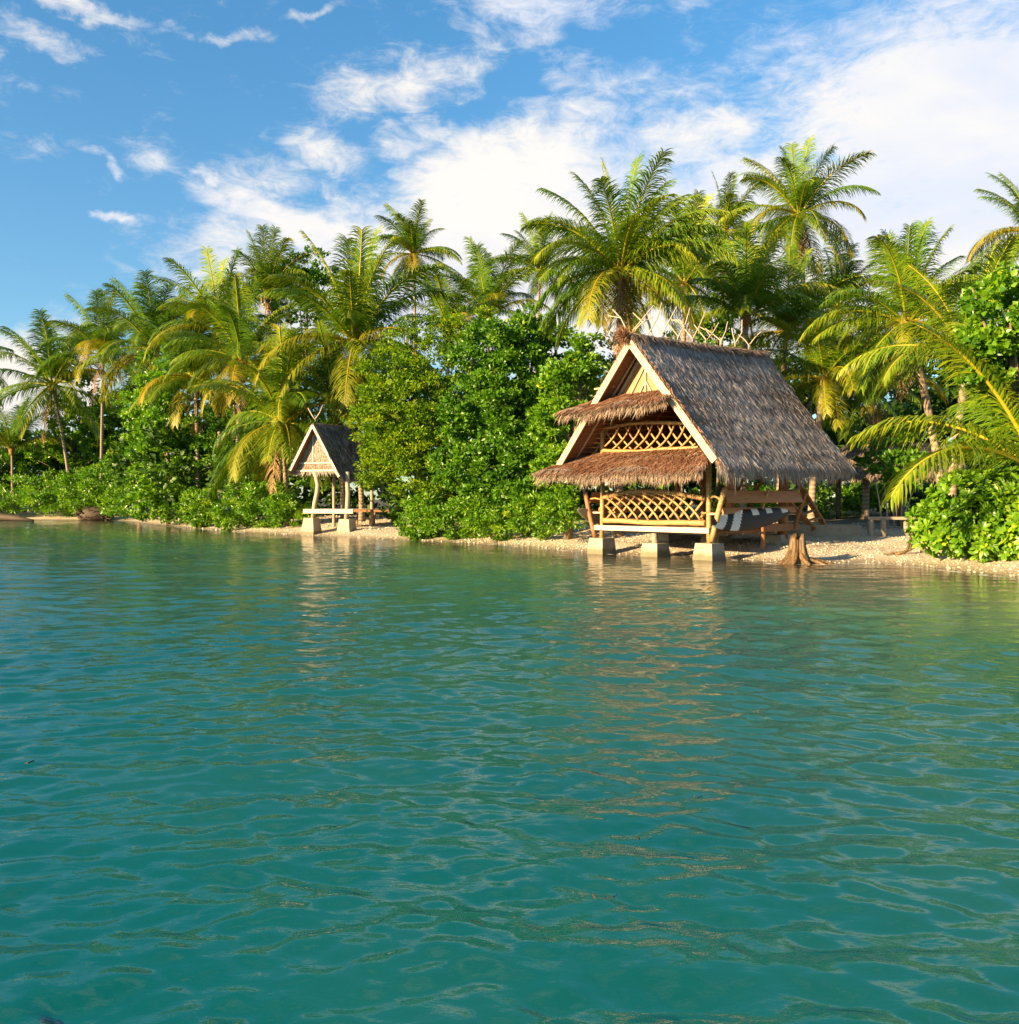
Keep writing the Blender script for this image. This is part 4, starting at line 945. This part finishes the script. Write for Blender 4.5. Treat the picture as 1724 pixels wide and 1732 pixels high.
# leaves nearest the viewer become leaf parts, the rest one mass
def facing(q): return (q[0][1] - 21) - .3 * rad
ros = [q for q in ros if q[0][2] > gz(q[0][0], q[0][1]) + .02]
ros.sort(key=lambda q: q[0][1])
lv = np.array([v.co[:] for v in lm[0].vertices]); lf = np.array([p.vertices[:] for p in lm[0].polygons])
mv, mf, mt = [], [], []; off = 0; cnt = 0
for qi, (c, d) in enumerate(ros):
    axis = Vector((d[0], d[1] * 1.0, d[2] + .55)).normalized() + Vector((random.uniform(-.3, .3), random.uniform(-.3, .3), 0)); rot = axis.to_track_quat('Z', 'X')
    nl = 10; a0 = random.uniform(0, 6.28)
    for j in range(nl):
        tilt = R(random.uniform(12, 62)); m = Matrix.Translation(Vector(c)) @ rot.to_matrix().to_4x4() @ Matrix.Rotation(a0 + j * 2.4, 4, 'Z') @ Matrix.Rotation(-tilt, 4, 'Y') @ Matrix.Scale(random.uniform(.17, .27), 4)
        if cnt < 300 and 1540 < 862 + c[0] / c[1] * F < 1740:
            o = link(bpy.data.objects.new('leaf', random.choice(lm)), rb); o.matrix_local = Matrix.Translation(-rb.location) @ m; cnt += 1
        else:
            Rm = np.array(m.to_3x3()); vv = lv @ Rm.T + np.array(m.translation) - np.array(rb.location)
            mv.append(vv); mf.append((lf + off).ravel()); off += len(vv); mt.append(np.full(len(lf), min(1, max(0, random.gauss(.5, .2)))))
o = link(bpy.data.objects.new('foliage', np_mesh('foliage', np.concatenate(mv), np.concatenate(mf), 4, M['leaf_bright'], tint=np.concatenate(mt), smooth=True)), rb); o['kind'] = 'stuff'
for i in range(9):
    q = ros[int(i * len(ros) / 9)][0]; ql = Vector(q) - rb.location; ql = Vector((ql.x * .7, ql.y * .5 + .1, max(.25, ql.z * .7))); MB().tube([(random.uniform(-.5, .5), random.uniform(-.1, .3), -.1), ql], [.03, .015], 5).build('stem', M['bark'], rb)
# woods behind everything
ells = []
for px in range(-450, 2200, 75):
    topy = 740 if px < 90 else (660 if px < 300 else 600)
    ells.append(E(px + random.uniform(-20, 20), (topy + 850) / 2 + random.uniform(-15, 15), 75, (850 - topy) / 2 + random.uniform(0, 22), 76 + random.uniform(-4, 6) + (18 if px < 250 else 0), 3))
for px in range(620, 1850, 62): ells.append(E(px, 740, 60, 120, 52 + random.uniform(-2, 3), 2, 1.3)); ells.append(E(px + 30, 845, 50, 26, 46, 1.5, 1.6))
for px in range(250, 620, 55): ells.append(E(px, 790, 50, 80, 60 + random.uniform(-2, 3), 2, 1.5))
for px in range(-200, 330, 55): ells.append(E(px, 800 + random.uniform(-15, 10), 55, 60, 102, 3, 1.5))
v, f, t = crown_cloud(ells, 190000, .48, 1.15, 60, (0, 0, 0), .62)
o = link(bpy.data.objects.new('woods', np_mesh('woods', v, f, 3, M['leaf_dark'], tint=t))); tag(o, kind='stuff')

# ------------------------------------------------------------------ a second thatched roof in the shade behind
bh = empty('shaded_hut', (at(1515, HZ, 41).x, 41, gz(at(1515, HZ, 41).x, 41)), R(-20)); tag(bh, 'low thatched hut darkened in colour for shade, half hidden behind the grey bench', 'hut')
for sy in (-1, 1):
    c = [(-2.2, 0, 3.5), (2.2, 0, 3.5), (2.8, sy * 2.4, 2.0), (-2.8, sy * 2.4, 2.0)]
    r_ = slab(c, .1).build('roof', M['slab_thatch'], bh); thatch('roof_thatch', c, 4000, M['thatch_dark'], r_, L=.5, wd=.05, lift=.05, fringe=500)  # dark thatch colour carries the shade over this roof
for x_ in (-2.5, 0, 2.5):
    for y_ in (-1.8, 1.8): pole('post', (x_, y_, -.1), (x_, y_, 2.4), .11, 'dark_wood', bh)

# ------------------------------------------------------------------ beach things
# tree stump with spreading roots
sp_ = at(1349, 950, 23.6); st = empty('tree_stump', (sp_.x, sp_.y, gz(sp_.x, sp_.y))); tag(st, 'weathered tree stump with spreading roots standing at the water line', 'stump')
b = MB(); N = 60; rows = []
prof = [(-.08, .40), (.03, .34), (.12, .26), (.25, .205), (.42, .175), (.62, .165), (.80, .15)]
for zi, (z, r) in enumerate(prof):
    for k in range(N):
        an = 2 * PI * k / N; fl = 1 + .26 * math.sin(an * 5 + .6) * (1.2 - .5 * z) + .13 * abs(math.sin(an * 9.5 + z)) + .07 * math.sin(an * 17 + 3 * z); zz = z
        if zi == len(prof) - 1: zz = z - .16 * max(0, math.sin(an * 3 + 1)) - .08 * max(0, math.sin(an * 7))
        rows.append((math.cos(an) * r * fl + .03 * z, math.sin(an) * r * fl, zz))
fs = [(i * N + k, i * N + (k + 1) % N, (i + 1) * N + (k + 1) % N, (i + 1) * N + k) for i in range(len(prof) - 1) for k in range(N)]
c0 = len(rows); rows.append((.0, .0, .55)); fs += [((len(prof) - 1) * N + k, (len(prof) - 1) * N + (k + 1) % N, c0) for k in range(N)]
b.add(rows, fs, 0, True).build('stump_body', M['stump'], st)
for an, ln in ((-.15, .85), (-.6, .6), (-1.3, .38), (-2.1, .36), (-2.8, .40), (.5, .55), (3.6, .3)):
    d = Vector((math.cos(an), math.sin(an), 0)); pd = Vector((-d.y, d.x, 0)) * random.uniform(-.1, .1)
    MB().tube([d * .12 + Vector((0, 0, .34)), d * .26 + Vector((0, 0, .12)), d * (.3 + ln * .4) + pd + Vector((0, 0, .05)), d * (.26 + ln * .8) + Vector((0, 0, -.02)), d * (.3 + ln) - pd + Vector((0, 0, -.10))], [.08, .075, .055, .04, .02], 7, jit=.12).build('root', M['stump'], st)
# grey bench
tb = at(1503, 911, 28.5); be = empty('wooden_bench', (tb.x, tb.y, gz(tb.x, tb.y)), R(-8)); tag(be, 'grey rough wooden bench with thick log legs on the upper beach', 'bench')
hz_ = at(1503, 874, 28.5).z - be.location.z
MB().box((-.68, -.28, hz_ - .09), (.75, .30, hz_)).build('bench_top', M['grey_wood'], be)
for x_, y_ in ((-.55, -.2), (-.20, -.26), (.55, -.1), (-.5, .2)): pole('leg', (x_, y_, -.08), (x_ - .03, y_, hz_ - .08), .085, 'grey_wood', be)
# concrete footing slab behind the stump
c = at(1370, 912, 29.5); cs = MB().box((-1.3, -.5, -.15), (1.35, .9, .42)).build('concrete_slab', M['concrete']); cs.location = (c.x + .2, c.y, gz(c.x, c.y) - .12); cs.rotation_euler = (0, 0, R(-12))
tag(cs, 'long low concrete slab on the sand behind the tree stump', 'slab')
# driftwood root beside the right bush
dp = at(1520, 942, 24.5); dw = MB()
for pts, rr_ in (([(0, 0, 0), (.35, 0, .12), (.5, .1, .5), (.6, .1, .95)], .05), ([(.2, 0, .05), (.55, 0, .2), (.55, .1, .6)], .035), ([(-.3, 0, .02), (0, 0, .05), (.35, .05, .1)], .03), ([(.45, .05, .3), (.7, 0, .3), (.72, 0, 0)], .03)):
    dw.tube(pts, [rr_, rr_ * .9, rr_ * .7, rr_ * .4][:len(pts)], 6, jit=.15)
o = dw.build('driftwood_root', M['stump']); o.location = (dp.x - .1, dp.y, gz(dp.x, dp.y)); tag(o, 'twisted driftwood root leaning at the left foot of the bright bush', 'driftwood')
# bare saplings behind the bench
sap = empty('bare_sapling', (at(1510, HZ, 31).x, 31, gz(at(1510, HZ, 31).x, 31))); tag(sap, 'cluster of thin bare stems rising behind the grey bench', 'sapling')
for i, (x_, h_) in enumerate(((-.35, 1.9), (-.15, 1.6), (.05, 2.1), (.3, 1.9), (.42, 1.4))):
    MB().tube([(x_, 0, -.05), (x_ - .1 + .05 * i, .05, h_ * .5), (x_ - .25 + .16 * i, .1, h_)], [.03, .024, .012], 6).build('stem', M['stick'], sap)
# uprooted root ball and fallen log at the far left
rp = at(163, 878, 81); rbm = MB(); rbm.ball((0, 0, .45), 1.0, 16, 10, .12, (1.6, .8, .75))
for i in range(150):
    d = Vector((random.uniform(-1.6, 1.6), random.uniform(-1, .2), random.uniform(-.2, 1.1))); q = Vector((d.x * 1.0, d.y * .8, .25 + d.z * .7))
    rbm.tube([q * .8, q + Vector((random.uniform(-.2, .2), -.1, random.uniform(-.15, .15))), q * 1.15 + Vector((random.uniform(-.35, .35), -.1, random.uniform(-.3, .2)))], [.05, .035, .012], 4)
o = rbm.build('root_ball', M['dark_wood']); o.location = (rp.x, rp.y, 0.05); tag(o, 'dark tangled root ball of a toppled tree on the far left shoreline', 'root ball')
lg = MB().tube([at(-60, 876, 80), at(-10, 874, 79), at(25, 876.5, 78), at(56, 880.5, 77)], [.42, .36, .26, .1], 9, jit=.1).build('fallen_log', M['dark_wood']); tag(lg, 'dark fallen log lying along the waterline at the left picture edge', 'log')
o = MB().ball((0, 0, 0), .22, 12, 8, .04, (1, 1, 1.15)).build('hanging_nest', M['fibre']); o.location = at(62, 756, 90); tag(o, 'round tan nest hanging in the thicket left of the leftmost palm trunk', 'nest')
o = MB().ball((0, 0, 0), .22, 12, 6, .03, (1, .7, .34)).build('beach_float', M['brown_wood']); p = at(997, 914, 27.3); o.location = (p.x, p.y, gz(p.x, p.y) + .05); tag(o, 'small reddish brown oval float on the sand left of the left front pier', 'float')
# debris, pebbles
def scatter(n, region, smin, smax, mat, name, hmax=.6):
    vs, fs = [], []; off = 0; k = 0
    X = RNG.uniform(region[0], region[1], n * 6); Y = RNG.uniform(region[2], region[3], n * 6); d = shore_dist(X, Y); Z = ground(X, Y)
    ok = (d > -.35) & (Z < hmax + .2); X, Y, Z = X[ok][:n], Y[ok][:n], Z[ok][:n]; n = len(X)
    oct_ = np.array([(1,0,0),(-1,0,0),(0,1,0),(0,-1,0),(0,0,1),(0,0,-1)], float); of = np.array([(0,2,4),(2,1,4),(1,3,4),(3,0,4),(2,0,5),(1,2,5),(3,1,5),(0,3,5)])
    s = RNG.uniform(0, 1, n) ** 3 * (smax - smin) + smin; an = RNG.uniform(0, 6.28, n)
    P = oct_[None] * (s[:, None, None] * np.stack([RNG.uniform(.7, 1.5, n), RNG.uniform(.6, 1.1, n), RNG.uniform(.35, .7, n)], -1)[:, None, :]) * RNG.uniform(.75, 1.25, (n, 6, 1))
    ca, sa = np.cos(an)[:, None], np.sin(an)[:, None]; x = P[..., 0] * ca - P[..., 1] * sa; y = P[..., 0] * sa + P[..., 1] * ca
    Vv = np.stack([x + X[:, None], y + Y[:, None], P[..., 2] + Z[:, None] + .004], -1).reshape(-1, 3)
    Ff = (of[None] + (np.arange(n) * 6)[:, None, None]).ravel()
    return np_mesh(name, Vv, Ff, 3, mat)
o = link(bpy.data.objects.new('gravel', scatter(14000, (-2, 20, 18, 36), .010, .05, M['pebble'], 'gravel'))); tag(o, kind='stuff')
o = link(bpy.data.objects.new('pebbles', scatter(5000, (-26, 2, 28, 60), .02, .08, M['pebble'], 'pebbles'))); tag(o, kind='stuff')
# dark strands of sea wrack on the beach
vs = []; n = 2600; X = RNG.uniform(0, 17, n * 4); Y = RNG.uniform(20, 34, n * 4); d = shore_dist(X, Y); w_ = RNG.random(n * 4)
ok = (d > .5) & (np.abs(d - 2.0 - .5 * np.sin(X)) < .35 * w_ + .05); X, Y = X[ok], Y[ok]; n = len(X)
P = np.stack([X, Y, ground(X, Y) + .012], -1); D = rand_dirs(n); D[:, 2] *= .15
v, f, tt = strands(P, D, np.tile([0, 0, 1.], (n, 1)), RNG.uniform(.08, .35, n), RNG.uniform(.01, .03, n), RNG.uniform(0, .5, n), .1)
o = link(bpy.data.objects.new('sea_wrack', np_mesh('sea_wrack', v, f, 3, M['thatch_dark'], tint=tt))); tag(o, kind='stuff')
# bits of leaf afloat
for k, (px, py, lab) in enumerate([(50, 1293, 'dark leaf afloat near the left picture edge'), (1175, 1352, 'thin blade of seagrass afloat below the hut reflection'), (1005, 1522, 'small dark seagrass blade afloat low in the middle'), (1080, 1423, 'tiny curled seagrass afloat in the middle water')]):
    Dd = CAMH * F / (py - HZ); p = at(px, py, Dd); L_ = (7 if k == 0 else 3) * Dd / F
    b = MB().add([(-L_, 0, .0), (-L_ * .3, -L_ * .4, .006), (L_, .1 * L_, .012), (-L_ * .2, L_ * .3, .004), (-L_, 0, -.006), (-L_ * .3, -L_ * .4, -.002), (L_, .1 * L_, .004), (-L_ * .2, L_ * .3, -.004)], [(0,1,2,3),(7,6,5,4),(0,4,5,1),(1,5,6,2),(2,6,7,3),(3,7,4,0)])
    o = b.build('floating_leaf', M['dark_wood']); o.location = (p.x, p.y, .012); o.rotation_euler = (0, 0, .4 + k); tag(o, lab, 'leaf')
print('tris', sum(sum(len(p.vertices) - 2 for p in m.polygons) for m in bpy.data.meshes if len(m.polygons) < 3000))
